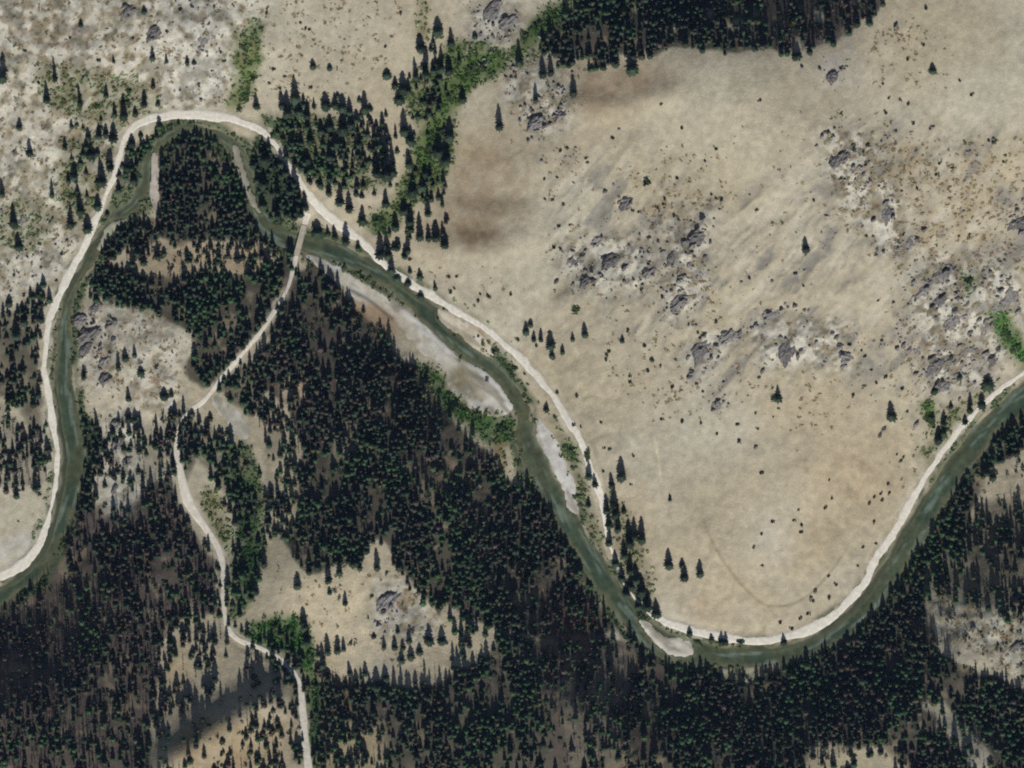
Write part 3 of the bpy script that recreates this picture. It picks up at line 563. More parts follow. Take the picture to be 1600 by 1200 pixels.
# ------------------------------------------------------------------ plant and stone shapes
def conifer(tiers, pts, seed, rad=1.0, h=1.0, base=.06, p=.8):
    """unit crown: jagged drooping tiers; radius about 1, height 1"""
    r = np.random.default_rng(seed); V = []; T = []
    for t in range(tiers):
        a = t / tiers; z0 = base + (1 - base) * a ; zt = base + (1 - base) * min(1.0, a + 1.75 / tiers)
        R = rad * ((1 - a ** 1.25) ** p) * (.88 + .24 * r.random()); o = len(V); ox, oy = (r.random(2) - .5) * .10
        V.append((ox, oy, zt * h)); ph = r.random() * 6.28
        for k in range(pts * 2):
            an = ph + math.pi * k / pts + (r.random() - .5) * .25; q = R * ((.85 + .35 * r.random()) if k % 2 == 0 else (.52 + .18 * r.random()))
            z = z0 - (.03 if k % 2 == 0 else -.03) + (r.random() - .5) * .03
            V.append((ox + q * math.cos(an), oy + q * math.sin(an), max(z, .01) * h))
        for k in range(pts * 2): T.append((o, o + 1 + k, o + 1 + (k + 1) % (pts * 2)))
    return np.array(V), np.array(T)
def trunk(n=6, r0=.09, r1=.012, h=.95):
    V = [(r0 * math.cos(6.283 * k / n), r0 * math.sin(6.283 * k / n), -.03) for k in range(n)] + [(r1 * math.cos(6.283 * k / n), r1 * math.sin(6.283 * k / n), h) for k in range(n)]
    T = []
    for k in range(n): T += [(k, (k + 1) % n, n + (k + 1) % n), (k, n + (k + 1) % n, n + k)]
    return np.array(V), np.array(T)
def snag_shape(seed):
    r = np.random.default_rng(seed); V, T = trunk(5, .11, .02, 1.0); V = list(map(tuple, V)); T = list(map(tuple, T))
    for k in range(16):
        z = .22 + .045 * k; an = r.random() * 6.28; l = (.62 - .5 * (z - .2)) * (.6 + .6 * r.random()); o = len(V); dx, dy = math.cos(an), math.sin(an)
        V += [(-dy * .05, dx * .05, z), (dy * .05, -dx * .05, z), (dx * l, dy * l, z - .03 + .05 * r.random()), (0, 0, z + .05)]
        T += [(o, o + 1, o + 2), (o, o + 2, o + 3), (o + 1, o + 3, o + 2)]
    return np.array(V), np.array(T)
def leaf_clump(n, seed, flat=.75, size=.34):
    """leaf-sized faces spread through an uneven dome, radius about 1"""
    r = np.random.default_rng(seed); V = []; T = []
    lobes = [(r.normal(0, .38), r.normal(0, .38), .35 + .3 * r.random(), .5 + .22 * r.random()) for _ in range(5)]
    for k in range(n):
        lx, ly, lz, lr = lobes[k % 5]; d = r.normal(size=3); d /= np.linalg.norm(d); d[2] = abs(d[2]) * .95 - .15
        c = np.array([lx, ly, lz * flat]) + d * lr * (.55 + .5 * r.random()) * np.array([1, 1, flat]); c[2] = max(c[2], .03)
        t1 = r.normal(size=3); t1 -= d * (t1 @ d) * .7; t1 /= np.linalg.norm(t1); t2 = np.cross(d, t1); t2 /= np.linalg.norm(t2) + 1e-6; s = size * (.6 + .8 * r.random()); o = len(V)
        V += [tuple(c - t1 * s), tuple(c + t2 * s * .6), tuple(c + t1 * s), tuple(c - t2 * s * .6)]; T += [(o, o + 1, o + 2), (o, o + 2, o + 3)]
    return np.array(V), np.array(T)
def twigs(seed):
    r = np.random.default_rng(seed); V = []; T = []
    for k in range(5):
        an = r.random() * 6.28; l = .5 * r.random() + .2; o = len(V); x, y = l * math.cos(an), l * math.sin(an)
        V += [(.05, 0, -.05), (-.03, .05, -.05), (-.03, -.05, -.05), (x, y, .45 + .3 * r.random())]; T += [(o, o + 1, o + 3), (o + 1, o + 2, o + 3), (o + 2, o, o + 3)]
    return np.array(V), np.array(T)
def stone(seed, sub=2):
    import bmesh
    bm = bmesh.new(); bmesh.ops.create_icosphere(bm, subdivisions=sub, radius=1.0); bm.verts.ensure_lookup_table()
    r = np.random.default_rng(seed); cuts = [(lambda v: v / np.linalg.norm(v))(r.normal(size=3)) for _ in range(9)]; lim = .45 + .35 * r.random(9); st = np.array([1.0, .65 + .35 * r.random(), .55 + .3 * r.random()])
    V = []
    for v in bm.verts:
        p = np.array(v.co)
        for c, l in zip(cuts, lim):
            e = p @ c
            if e > l: p = p - c * (e - l)
        V.append(p * st * (1 + .12 * r.normal()))
    T = [[v.index for v in f.verts] for f in bm.faces]; bm.free(); V = np.array(V); V[:, 2] += .22
    return V, np.array(T)

TANEL = math.tan(radians(SUN_EL))
# ------------------------------------------------------------------ single conifers: map x, y of the foot, length with shadow, width
TREES = [(5,125,45,14),(87,125,40,9),(73,157,35,11),(125,165,35,10),(30,200,20,10),(46,240,28,12),(238,92,23,9),(260,97,18,6),(292,98,15,8),(303,98,9,7),
 (238,135,17,8),(224,163,28,11),(165,150,22,9),(178,97,14,6),(192,182,40,12),(178,180,26,10),(210,178,18,10),(245,162,13,8),(127,40,13,7),(226,20,14,8),
 (137,215,20,10),(153,213,25,10),(175,215,32,15),(164,212,22,10),(140,243,26,14),(150,240,14,10),(114,276,30,14),(124,256,16,9),(158,285,45,14),(170,262,36,11),
 (80,305,30,9),(3,305,30,9),(20,350,36,13),(28,386,30,16),(108,352,38,14),(124,332,40,11),(135,358,30,15),(151,324,26,13),(204,226,22,14),(218,211,11,8),
 (197,265,28,12),(207,282,26,13),
 (685,51,31,17),(658,76,31,16),(665,118,50,13),(650,121,35,10),(688,110,42,12),(702,113,30,12),(718,96,19,6),(742,58,12,8),(604,119,17,14),(617,134,20,12),
 (630,141,34,14),(624,157,22,15),(722,157,26,13),(670,177,20,10),(632,206,42,16),(641,221,32,16),(640,259,30,14),(701,216,38,17),(684,240,40,17),(696,252,42,17),
 (664,272,22,12),(660,293,30,16),(645,302,30,18),(668,333,32,12),(640,346,34,14),(618,356,30,14),(656,371,42,12),(681,371,32,14),(694,381,32,13),(632,330,26,14),
 (602,319,28,10),(556,303,23,10),(589,271,46,15),(603,276,78,18),(613,271,54,15),(598,243,40,14),(585,216,28,8),(603,180,13,6),(570,173,34,14),(578,170,13,9),
 (461,156,42,16),(449,179,42,15),(479,181,32,15),(466,178,30,14),(441,166,26,11),(510,166,26,14),(524,166,26,14),(535,171,28,14),(546,176,30,12),(515,201,26,13),
 (536,206,36,16),(549,196,32,14),(501,206,24,12),(485,221,32,15),(470,223,26,10),(455,223,30,11),(560,226,32,14),(515,246,30,10),(559,243,24,12),(526,226,24,13),
 (400,166,26,11),(489,105,16,9),(515,107,11,8),(530,316,36,13),(545,326,32,12),(565,346,30,14),(495,366,28,16),(512,366,19,9),(523,371,24,10),(539,377,36,12),
 (446,270,34,12),(459,287,36,12),(438,258,30,12),(452,300,34,12),(972,906,30,12),(962,882,26,11),(999,950,28,12),(979,930,26,11),(415,252,36,17),(410,288,32,18),(432,302,42,12),(410,322,26,14),(433,338,44,10),(466,312,30,10),(447,336,30,12),(470,262,26,10),(446,246,24,9),(500,290,22,10),(515,280,26,10),(480,250,22,12),(541,262,26,8),
 (780,199,40,14),(837,158,30,9),(848,119,32,11),(861,116,32,10),(896,149,32,10),(987,113,36,18),(812,100,40,12),(942,108,22,10),
 (1452,116,18,11),(1257,391,25,13),(1215,624,27,14),(1393,652,30,15),
 (12,475,19,12),(24,524,45,16),(66,446,22,9),(75,470,26,10),(62,500,26,11),(36,505,34,13),(195,561,21,10),(210,556,20,8),(184,576,28,7),(129,591,24,8),(220,584,15,12),
 (200,624,22,9),(256,621,20,12),(200,657,22,12),(210,658,24,12),(150,665,30,9),(267,618,14,8),
 (656,433,19,12),(637,443,13,10),(657,464,15,11),(620,436,13,12),(594,398,42,15),(606,400,36,13),(611,424,34,12),(614,388,14,6),(640,424,12,7),(680,451,15,7),
 (822,519,21,12),(829,508,13,8),(834,531,17,8),(845,531,21,8),(861,541,29,14),(863,557,13,10),(879,551,16,8),(895,531,15,7),(914,524,23,10),(972,533,15,9),
 (854,641,17,10),(971,747,36,14),(958,790,40,12),(962,806,42,14),(952,822,38,13),(966,828,30,12),(948,800,30,10),(956,760,24,10),(920,746,28,10),(930,758,22,10),(920,790,18,8),
 (975,800,16,9),(1047,781,13,6),(984,850,42,14),(992,840,36,13),(1003,846,40,13),(976,868,32,13),(984,892,34,13),(995,908,34,14),(1003,928,34,14),(1012,950,34,16),(1026,962,30,15),(985,920,26,12),(952,850,26,10),
 (1045,884,31,14),(1070,904,28,12),(1066,885,16,9),(1094,899,27,11),(1078,992,15,9),(1113,1001,14,9),(1128,1005,22,11),(1135,1006,20,9),(1226,1006,19,10),
 (1545,603,24,18),(1517,642,32,10),(1536,634,24,12),(1475,662,26,9),(1487,636,13,8),(1468,690,28,14),(1476,680,30,11),(1500,590,14,9),(1460,612,14,12),(1510,660,18,10),
 (516,926,13,8),(540,942,22,8),(497,888,38,10),(514,906,46,11),(531,896,40,12),(552,882,32,11),(590,887,34,10),(465,916,26,11),(480,1003,38,12),(505,1042,38,11),(528,1016,28,11),
 (538,1014,22,8),(548,1052,22,9),(572,1052,22,9),(585,994,11,8),(601,1011,21,8),(617,1011,22,9),(640,1001,21,10),(628,1031,22,12),(643,1026,20,10),(622,986,15,7),(670,1001,32,15),
 (690,1001,30,14),(723,1022,20,10),(590,1072,38,14),(600,1086,40,14),(550,1091,40,10),(584,1112,50,10),(604,1060,26,12),(458,1018,30,10),(512,1060,22,9),(630,1012,18,9),(656,1018,20,11)]
SHRUBS = [(484,46),(416,20),(470,36),(478,45),(626,20),(602,73),(445,120),(437,138),(485,137),(420,130),(428,107),(1185,160),(1064,202),(1032,165),(956,218),(915,248),(917,255),
 (875,236),(885,232),(850,280),(870,278),(1117,235),(1100,253),(1057,280),(1037,312),(1035,320),(1027,326),(1052,338),(1013,372),(1028,378),(997,332),(988,330),(873,353),(890,352),
 (875,388),(865,387),(851,312),(863,313),(880,320),(1180,330),(1110,305),(1117,311),(1125,312),(1414,165),(1512,152),(1494,130),(1380,180),(1384,157),(1395,207),(1449,203),(1422,195),
 (1375,135),(1413,97),(1438,75),(1441,17),(1328,228),(1330,237),(1345,240),(1351,230),(1290,210),(1429,297),(1458,275),(1463,258),(1483,265),(1370,293),(1405,300),(1540,222),(1565,245),
 (1563,255),(1350,370),(1361,370),(1408,368),(1495,370),(1512,368),(1268,315),(981,515),(1007,541),(927,446),(1002,452),(1035,465),(1060,432),(1170,435),(948,555),(952,549),(946,562),
 (1012,580),(984,597),(983,588),(1032,571),(1050,604),(1090,520),(1093,528),(1087,599),(1120,540),(1122,557),(1033,655),(1065,658),(1120,678),(1152,663),(1184,670),(1180,645),(1190,740),
 (1098,612),(1155,690),(1376,532),(1370,470),(1326,538),(1345,548),(1350,557),(1360,578),(1383,590),(1369,598),(1332,617),(1215,638),(1241,428),(1253,447),(1402,710),(1408,721),
 (1409,607),(1418,643),(902,619),(871,613),(897,664),(908,667),(939,660),(945,700),(953,702),(990,713),(943,737),(985,757),(1208,815),(1190,835),(1178,855),(1191,884),(1240,813),(1253,821),
 (1252,831),(1367,815),(1370,850),(1350,855),(1296,900),(1308,915),(1220,974),(1239,984),(1272,940),(1263,960),(1252,967),(1297,935),(1342,885),(1389,756),(1377,772),(1380,781),(1367,777),
 (1391,770),(1360,787),(1296,750),(1300,779),(1290,793),(1248,797),(750,459),(747,470),(763,463),(693,483),(710,450),(703,455),(700,432),(713,432),(640,404),(798,460),(761,594),(820,584),(825,600),(868,652),(808,530),(838,540),
 (747,525),(710,524),(684,497),(1047,775),(1480,652),(1413,714),(20,430),(35,460),(60,380),(95,395),(60,130),(130,120),(155,95),(110,60),(40,80),(330,110),(345,82),(350,95),(310,130),(280,140),(262,50),(208,60)]
LEAFY = [(1009,288,15,13),(900,484,16,16),(1547,222,14,8),(1452,652,30,22),(1208,622,12,10),(450,990,26,20),(432,985,22,16),(780,676,24,20),(745,652,20,14),(893,705,22,14),(918,712,18,12),(396,120,18,14),(384,150,22,16),(380,75,16,12),
 (372,168,14,10),(430,205,26,16),(690,205,18,14),(672,235,20,16),(735,112,24,18),(755,102,20,14),(590,345,24,20),(598,360,18,12),(1572,520,26,18),(1585,545,22,16),(1510,440,16,14),(805,575,12,10),(773,548,16,10),(708,640,18,14),(665,582,16,12),
 (440,190,16,12),(195,158,18,14),(150,165,18,12),(110,305,18,14),(200,140,14,12),(820,60,18,14),(840,40,18,12),(1005,965,20,12),(1090,1004,16,9),(1475,675,18,12),(485,1025,16,14),(1160,1005,14,8),(1018,562,9,8)]
BOULDERS = [(845,185,7),(850,198,8),(838,206,7),(825,221,6),(880,181,7),(874,173,6),(945,300,6),(976,312,7),(985,318,6),(967,317,6),(1096,345,7),(1088,361,7),(1080,386,8),(1085,372,6),(1060,440,7),(1100,402,6),(940,371,6),
 (910,400,7),(960,406,8),(975,420,7),(900,415,6),(926,440,6),(1075,415,7),(1065,471,9),(1054,486,6),(1130,520,8),(1141,518,7),(1155,519,7),(1095,546,9),(1086,550,8),(1080,583,7),(1076,590,6),(1118,504,7),(1180,508,6),(1200,491,7),
 (1219,484,7),(1240,478,8),(1310,541,8),(1315,556,9),(1318,566,8),(1306,527,6),(1299,521,6),(1316,573,7),(1245,556,7),(1380,320,8),(1385,333,8),(1391,341,7),(1430,375,8),(1440,361,7),(1425,441,7),(1446,451,7),(1475,426,9),(1470,466,9),
 (1490,486,9),(1455,481,7),(1461,496,7),(1575,456,9),(1582,466,8),(1561,455,7),(1540,501,9),(1550,506,8),(1530,499,7),(1541,553,10),(1549,560,8),(1455,561,9),(1463,566,8),(1486,561,9),(1495,586,7),(1465,601,10),(1473,596,8),(1441,560,7),
 (1410,541,7),(1420,546,7),(1561,546,8),(1591,486,8),(1281,216,6),(1286,210,5),(1299,121,7),(1291,126,6),(1395,46,7),(1318,251,6),(1310,245,6),(1430,585,6),(1432,664,7),(1381,671,7),(1375,680,6),(241,45,7),(246,51,6),(238,61,7),(195,11,8),
 (201,26,7),(140,521,7),(150,515,7),(145,505,6),(155,541,6),(165,596,7),(171,591,6),(176,531,6),(190,690,7),(605,931,8),(611,946,8),(600,956,7),(591,976,6),(22,240,7),(1120,630,7),(1113,641,6),(1130,628,5),(1190,581,6),(1185,590,5),
 (1180,700,5),(1095,662,5),(820,165,6),(832,175,6),(812,190,5),(775,20,7),(790,30,8),(770,40,6),(760,100,7),(1275,925,6),(1268,935,6),(1100,525,6),(1110,560,6),(870,440,6),(895,445,5),(1000,395,6),(1015,410,5),(1020,430,6),(1048,455,6),(1035,395,6),
 (1065,380,6),(1108,380,5),(1205,440,5),(1362,345,6),(1400,390,6),(1330,262,6),(1345,275,5),(1585,330,7),(1595,345,7),(1592,365,8),(1545,425,6),(1510,475,6),(1515,520,7),(1500,540,6),(1400,545,6),(1220,560,7),(1250,548,6)]

# ---- landmarks for labels: (x, y, phrase); each thing is described by the nearest one
MARKS = [(30,120,"on the far left rocky slope near the top"),(120,150,"in the grassy dip left of the road arch"),(235,120,"on the rocks just above the road arch"),(310,100,"on the pale rock right above the road arch"),
 (385,120,"in the green draw above the road arch"),(150,225,"just left of the road arch"),(60,240,"on the open slope left of the road arch"),(30,360,"on the left edge above the west road"),(120,340,"beside the road where it leaves the arch"),
 (205,250,"inside the road arch by the river loop"),(480,40,"on the bare slope left of the draw"),(460,170,"in the left clump above the road junction"),(530,185,"in the middle clump above the road junction"),(600,240,"in the big clump beside the green draw"),
 (625,140,"on the left rim of the green draw"),(665,90,"at the top of the green draw"),(715,110,"on the right side at the top of the draw"),(640,225,"midway along the left side of the draw"),(695,225,"midway along the right side of the draw"),
 (645,320,"at the lower mouth of the green draw"),(685,370,"on the brown slope edge below the draw"),(530,330,"between the road junction and the draw mouth"),(420,290,"on the wooded bank left of the road junction"),(500,365,"right below the road junction"),(480,250,"right above the road junction"),
 (575,172,"alone on the bare slope above the junction"),(605,405,"where the road meets the draw's last trees"),(660,440,"beside the road above the long gravel bar"),(740,460,"on the tan foot slope above the road"),(780,190,"on the brown slope right of the draw"),(840,140,"on the rocks below the top wood's left end"),
 (845,200,"on the grey outcrop below the top wood"),(985,110,"on the lower edge of the top wood"),(930,240,"on the plain slope below the top wood"),(870,320,"on the left shoulder of the tan hill"),(1010,285,"near the lone round bush high on the hill"),(1040,330,"in the brush patch high on the tan hill"),
 (1110,250,"on the smooth upper face of the hill"),(1300,115,"on the pale rocks near the top wood's right end"),(1400,60,"on the bare ridge at the top right"),(1450,120,"by the dark bush at the upper right"),(1395,190,"on the upper right slope"),(1320,235,"in the brown brush patch at upper right"),(1385,330,"on the dark outcrop at upper right"),
 (1460,280,"in the brush field at the right"),(1550,240,"near the right edge high on the hill"),(1505,370,"right of the dark outcrop at upper right"),(1595,350,"on the outcrop at the right edge"),(1257,385,"around the single tree on the right shoulder"),(930,400,"on the grey rocks left of the hill's centre"),(1080,370,"on the grey rock band of the middle hill"),
 (1060,470,"at the lower end of the grey rock band"),(900,480,"by the round green bush above the road"),(840,530,"in the row of small trees above the road"),(970,540,"on the slope right of the small tree row"),(1140,520,"on the upper dark ledge of the hill"),(1090,570,"on the left dark ledge of the hill"),(1215,490,"on the dark ledge line at the hill's centre"),
 (1313,550,"on the dark rock pile right of centre"),(1220,570,"on the pale slab at the hill's centre"),(1215,630,"around the lone tree on the middle hill"),(1125,640,"on the small outcrop below the ledges"),(1050,630,"on the smooth lower face of the hill"),(1360,570,"right of the dark rock pile"),(1395,650,"around the lone tree on the right lower hill"),
 (1460,440,"at the top of the right rock field"),(1470,490,"in the middle of the right rock field"),(1570,470,"at the right end of the right rock field"),(1545,550,"in the lower right of the rock field"),(1465,590,"in the lower left of the rock field"),(1425,555,"on the left rim of the rock field"),(1455,660,"around the green bush above the right road"),(1525,625,"beside the road near the right edge"),
 (1575,530,"in the green strip at the right edge"),(1550,995,"in the pale clearing at the lower right"),(190,735,"on the pale rocks below the west clearing"),(1390,770,"in the shrub cluster above the right road"),(1295,775,"on the orange slope left of that cluster"),(1405,712,"above the right road on the lower hill"),(1245,815,"in the dots low on the tan hill"),(1190,860,"on the pale patch low on the hill"),(1280,945,"above the road on the bottom bend"),(1350,860,"above the road right of the bottom bend"),
 (1070,895,"in the trio low on the hill by the bend"),(1120,1000,"on the river side of the bottom bend road"),(1226,1000,"beside the bottom bend road"),(1010,940,"in the roadside row above the bottom bend"),(985,860,"in the roadside clump where the road is shaded"),(960,800,"in the dark roadside row on the lower hill"),(970,735,"at the top of the roadside row"),
 (925,750,"between the road and the narrow gravel bar"),(900,680,"beside the road above the narrow gravel bar"),(850,630,"beside the road near the picture's centre"),(940,655,"alone on the slope right of the road"),(770,560,"between the road and the river at centre"),(720,510,"on the gravel strip beside the road"),
 (1047,785,"alone on the bare lower hill"),(1150,690,"on the smooth middle lower slope"),(760,670,"in the green strip below the long gravel bar"),(690,610,"along the forest edge by the gravel bar"),(30,500,"in the wood left of the west road"),(150,520,"on the rocky top of the west clearing"),(210,575,"in the west clearing"),(205,650,"at the lower edge of the west clearing"),(140,665,"on the bank left of the west clearing"),
 (480,900,"along the top left of the south clearing"),(545,890,"along the top of the south clearing"),(600,945,"on the rocks in the south clearing"),(530,940,"in the middle of the south clearing"),(480,1010,"by the green patch at the south clearing's left"),(545,1030,"along the bottom left of the south clearing"),(620,1000,"in the right part of the south clearing"),(680,1000,"at the right end of the south clearing"),(575,1090,"below the south clearing"),(440,985,"in the bright green patch by the side track"),
 (780,30,"on the grey rocks left of the top wood"),(830,55,"in the green patch left of the top wood"),(660,235,"in the green bed of the draw"),(745,105,"in the green head of the draw"),(590,350,"in the green mouth of the draw"),(195,150,"among the trees above the road arch")]
ORD = ["first","second","third","fourth","fifth","sixth","seventh","eighth","ninth","tenth","eleventh","twelfth","thirteenth","fourteenth","fifteenth","sixteenth","seventeenth","eighteenth","nineteenth","twentieth","twenty-first","twenty-second","twenty-third","twenty-fourth","twenty-fifth"]
def label_all(items, noun):
    """items: (x, y, size); a phrase for the place and, among several there, the rank from the left"""
    where = [min(range(len(MARKS)), key=lambda k: (MARKS[k][0] - x) ** 2 + (MARKS[k][1] - y) ** 2) for x, y, s in items]
    out = [None] * len(items)
    for w in set(where):
        mem = sorted([i for i in range(len(items)) if where[i] == w], key=lambda i: items[i][0])
        for r, i in enumerate(mem):
            n = len(mem)
            if n == 1: lab = f"only {noun} {MARKS[w][2]}"
            elif n == 2: lab = f"{('left', 'right')[r]} {noun} of two {MARKS[w][2]}"
            elif r == 0: lab = f"leftmost {noun} {MARKS[w][2]}"
            elif r == n - 1: lab = f"rightmost {noun} {MARKS[w][2]}"
            else: lab = f"{ORD[r]} {noun} from the left {MARKS[w][2]}"
            out[i] = lab
    return out

# ------------------------------------------------------------------ woods: sample positions
occupied = {}
def occ_add(x, y, r): occupied.setdefault((int(x // 12), int(y // 12)), []).append((x, y, r))
def occ_free(x, y, r):
    ci, cj = int(x // 12), int(y // 12)
    for i in (-1, 0, 1):
        for j in (-1, 0, 1):
            for (a, b2, r2) in occupied.get((ci + i, cj + j), ()):
                if (a - x) ** 2 + (b2 - y) ** 2 < (r + r2) ** 2: return False
    return True
for x, y, l, w in TREES: occ_add(x, y, w * .4)
def at(A, x, y):
    i = np.clip(((np.asarray(y) + 100) / GS).round().astype(int), 0, AY1 - AY0 - 1) + AY0; j = np.clip(((np.asarray(x) + 100) / GS).round().astype(int), 0, AX1 - AX0 - 1) + AX0
    return A[i, j]
CELL = 6.9
wood_pts = {k: [] for k in WOODS}; snag_pts = []
gx, gy = np.meshgrid(np.arange(-98, 1698, CELL), np.arange(-98, 1298, CELL)); gx = (gx + rng.random(gx.shape) * CELL).ravel(); gy = (gy + rng.random(gy.shape) * CELL).ravel()
clump = fbm(gx, gy * .6, 34, 81, 3); bk = at(bank, gx, gy); rd = at(ROAD_D, gx, gy) - at(ROAD[ROAD_I, 2], gx, gy) / 2; td = at(TRK_D, gx, gy) - at(TRACK[TRK_I, 2], gx, gy) / 2
order = rng.permutation(len(gx)); bestk = np.stack([np.minimum(at(FOR[k], gx, gy), at(FOR[k], gx, gy - 8) * 1.1 + .02) for k in WOODS], 0); keys = list(WOODS); sn = at(SNAG, gx, gy); drw = at(DRAWS, gx, gy); barmax = np.max(np.stack([at(m, gx, gy) for m in BARM.values()]), 0)
for i in order:
    x, y = gx[i], gy[i]; q = int(np.argmax(bestk[:, i])); d = bestk[q, i]
    if d < .03 or bk[i] < .5 or barmax[i] > .2: continue
    p = np.clip(d * (0.30 + 1.25 * sstep(.34, .56, clump[i])), 0, .96)
    if rng.random() > p: continue
    if drw[i] > .5 and rng.random() < .85: continue
    if rd[i] < 2.5 or td[i] < (.4 if rng.random() < .8 else -2.5): continue
    if not occ_free(x, y, 1.9): continue
    if rng.random() < sn[i] * .9: snag_pts.append((x, y))
    else: wood_pts[keys[q]].append((x, y))
    occ_add(x, y, 1.9)

# ------------------------------------------------------------------ 300 single conifers
items = [(x, y, l, w) for x, y, l, w in TREES]; extra = max(0, 300 - len(items))
pool = [(k, p) for k in wood_pts for p in wood_pts[k] if 8 < p[0] < 1592 and 30 < p[1] < 1190]
edge = sorted(pool, key=lambda kp: at(FORALL, np.array([kp[1][0]]), np.array([kp[1][1] + 14]))[0] + at(FORALL, np.array([kp[1][0] + 12]), np.array([kp[1][1]]))[0])[:extra]
for k, p in edge: wood_pts[k].remove(p)
CROWNS = []
for v in range(8):
    V, T = conifer((9, 7, 10, 8, 9, 7, 11, 8)[v], (9, 8, 9, 10, 7, 9, 8, 9)[v], 100 + v, p=(.40, .55, .62, .48, .80, .36, .70, .52)[v]); CROWNS.append(fast_mesh("crown", V, T, M_NEEDLE))
TRUNKS = [fast_mesh("trunk", *trunk(7, .085, .02, .9), M_BARK)]
def single_tree(x, y, l, w, label, group):
    e = bpy.data.objects.new("conifer_tree", None); C.objects.link(e); e.empty_display_size = 1
    R = w * S * .60; ls = max(3.0, l - w * .35) * 1.1; gr = (float(ground(x, y - ls)) - float(ground(x, y))) / (ls * S); hgt = max(1.6, ls * S * (TANEL + max(-.35, min(.6, gr))))
    e.location = (float(WX(x)), float(WY(y)), float(ground(x, y)) - .1); e.rotation_euler = (random.gauss(0, .035), random.gauss(0, .035), random.random() * 6.28)
    e.scale = (R * random.uniform(.85, 1.15), R * random.uniform(.85, 1.15), hgt)
    link("crown", random.choice(CROWNS), e); link("trunk", TRUNKS[0], e)
    tag(e, label, "tree", group)
labs = label_all([(a, b2, c) for a, b2, c, d in items], "dark conifer")
for (x, y, l, w), lab in zip(items, labs): single_tree(x, y, l, w, lab, "conifers standing apart from the closed forest")
EL = {'knob': "wooded river knob", 'west': "western forest", 'side': "side valley wood", 'central': "central forest block", 'junction': "road junction wood", 'south': "southern forest", 'north': "top wood"}
cnt = {}
for k, (x, y) in sorted(edge, key=lambda kp: kp[1][0]):
    r = cnt[k] = cnt.get(k, -1) + 1
    single_tree(x, y, 24 + 10 * random.random(), 9 + 3 * random.random(), f"{ORD[r]} outlying conifer from the left along the {EL[k]} edge", "edge conifers of the woods")

# ------------------------------------------------------------------ closed forest: one mass for each wood
LOW = [conifer((5, 4, 5, 6, 4)[v], (7, 8, 6, 6, 7)[v], 200 + v, p=(.42, .60, .52, .85, .38)[v]) for v in range(5)]
WLBL = {'knob': "dense dark conifer wood on the knob inside the river loop", 'west': "dark brownish conifer forest covering the lower left slopes", 'side': "green conifer strip along the side track valley",
        'central': "large dark conifer forest block below the long gravel bar", 'junction': "loose conifer wood around the road junction and the green draw", 'south': "dark conifer forest along the river's southern bend", 'north': "dense dark wood along the top edge of the hill"}
for k, pts in wood_pts.items():
    P = np.array(pts); parts = []; var = rng.integers(0, 5, len(P))
    for v in range(5):
        p = P[var == v]; n = len(p)
        if not n: continue
        hgt = (4.2 + 8.2 * rng.random(n) ** 1.7) * (.85 + .3 * fbm(p[:, 0], p[:, 1], 90, 88, 2)); R = (1.35 + 1.2 * rng.random(n) ** 1.2) * (.82 + hgt / 45)
        c = np.stack([np.full(n, .038), np.full(n, .058), np.full(n, .035)], 1) * (.6 + .95 * rng.random(n))[:, None]
        c[:, 0] *= 1 + .8 * rng.random(n) * (rng.random(n) < .4); dd = (rng.random(n) < .07 + .25 * at(SNAG, p[:, 0], p[:, 1])); c[dd] = np.array([.085, .066, .056]) * (.7 + .6 * rng.random((dd.sum(), 1))); c[:, 1] *= 1 + .35 * (fbm(p[:, 0], p[:, 1], 60, 90, 2) > .55)
        V, T = LOW[v]; parts.append(scatter((V, T), p[:, 0], p[:, 1], R, rng.random(n) * 6.28, c, .1, hgt))
        V, T = trunk(4, .09, .03, .5); parts.append(scatter((V, T), p[:, 0], p[:, 1], R, rng.random(n) * 6.28, np.tile([[.07, .055, .045]], (n, 1)), .1, hgt))
    V, T, K = joined(parts)
    tag(link("conifer_forest", fast_mesh("conifer_forest", V, T, M_WOOD, K)), WLBL[k], "forest", kind="stuff")
P = np.array(snag_pts); parts = []
for v in range(4):
    p = P[v::4]; n = len(p); hgt = 6 + 6 * rng.random(n); c = np.tile([[.16, .125, .115]], (n, 1)) * (.6 + .8 * rng.random(n))[:, None]
    parts.append(scatter(snag_shape(300 + v), p[:, 0], p[:, 1], 1.5 + 1.0 * rng.random(n), rng.random(n) * 6.28, c, .1, hgt))
V, T, K = joined(parts); tag(link("dead_trees", fast_mesh("dead_trees", V, T, M_SNAG, K)), "grey brown standing dead trees scattered through the lower forest", "dead trees", kind="stuff")

# ------------------------------------------------------------------ leafy bushes, dark shrubs, boulders
CL = [fast_mesh("foliage", *leaf_clump(70, 400 + v), M_LEAFY) for v in range(4)]; TW = [fast_mesh("stems", *twigs(420 + v), M_BARK) for v in range(2)]
CS = [fast_mesh("foliage", *leaf_clump(34, 440 + v, .8, .42), M_SHRUB) for v in range(5)]
def bush(name, x, y, w, h, fol, label, cat, group, zf):
    e = bpy.data.objects.new(name, None); C.objects.link(e)
    e.location = (float(WX(x)), float(WY(y)), float(ground(x, y)) - .05); e.rotation_euler = (0, 0, random.random() * 6.28); r = w * S * .5
    e.scale = (r, r * h / w, zf); link("foliage", random.choice(fol), e); link("stems", random.choice(TW), e); tag(e, label, cat, group)
for (x, y, w, h), lab in zip(LEAFY, label_all([(a, b2, 0) for a, b2, c, d in LEAFY], "leafy green bush")): bush("leafy_bush", x, y, w, h, CL, lab, "bush", "leafy green bushes", 1.6 + .06 * w)
SHP = [(x, y, 4.6 + 2.6 * random.random()) for x, y in SHRUBS]
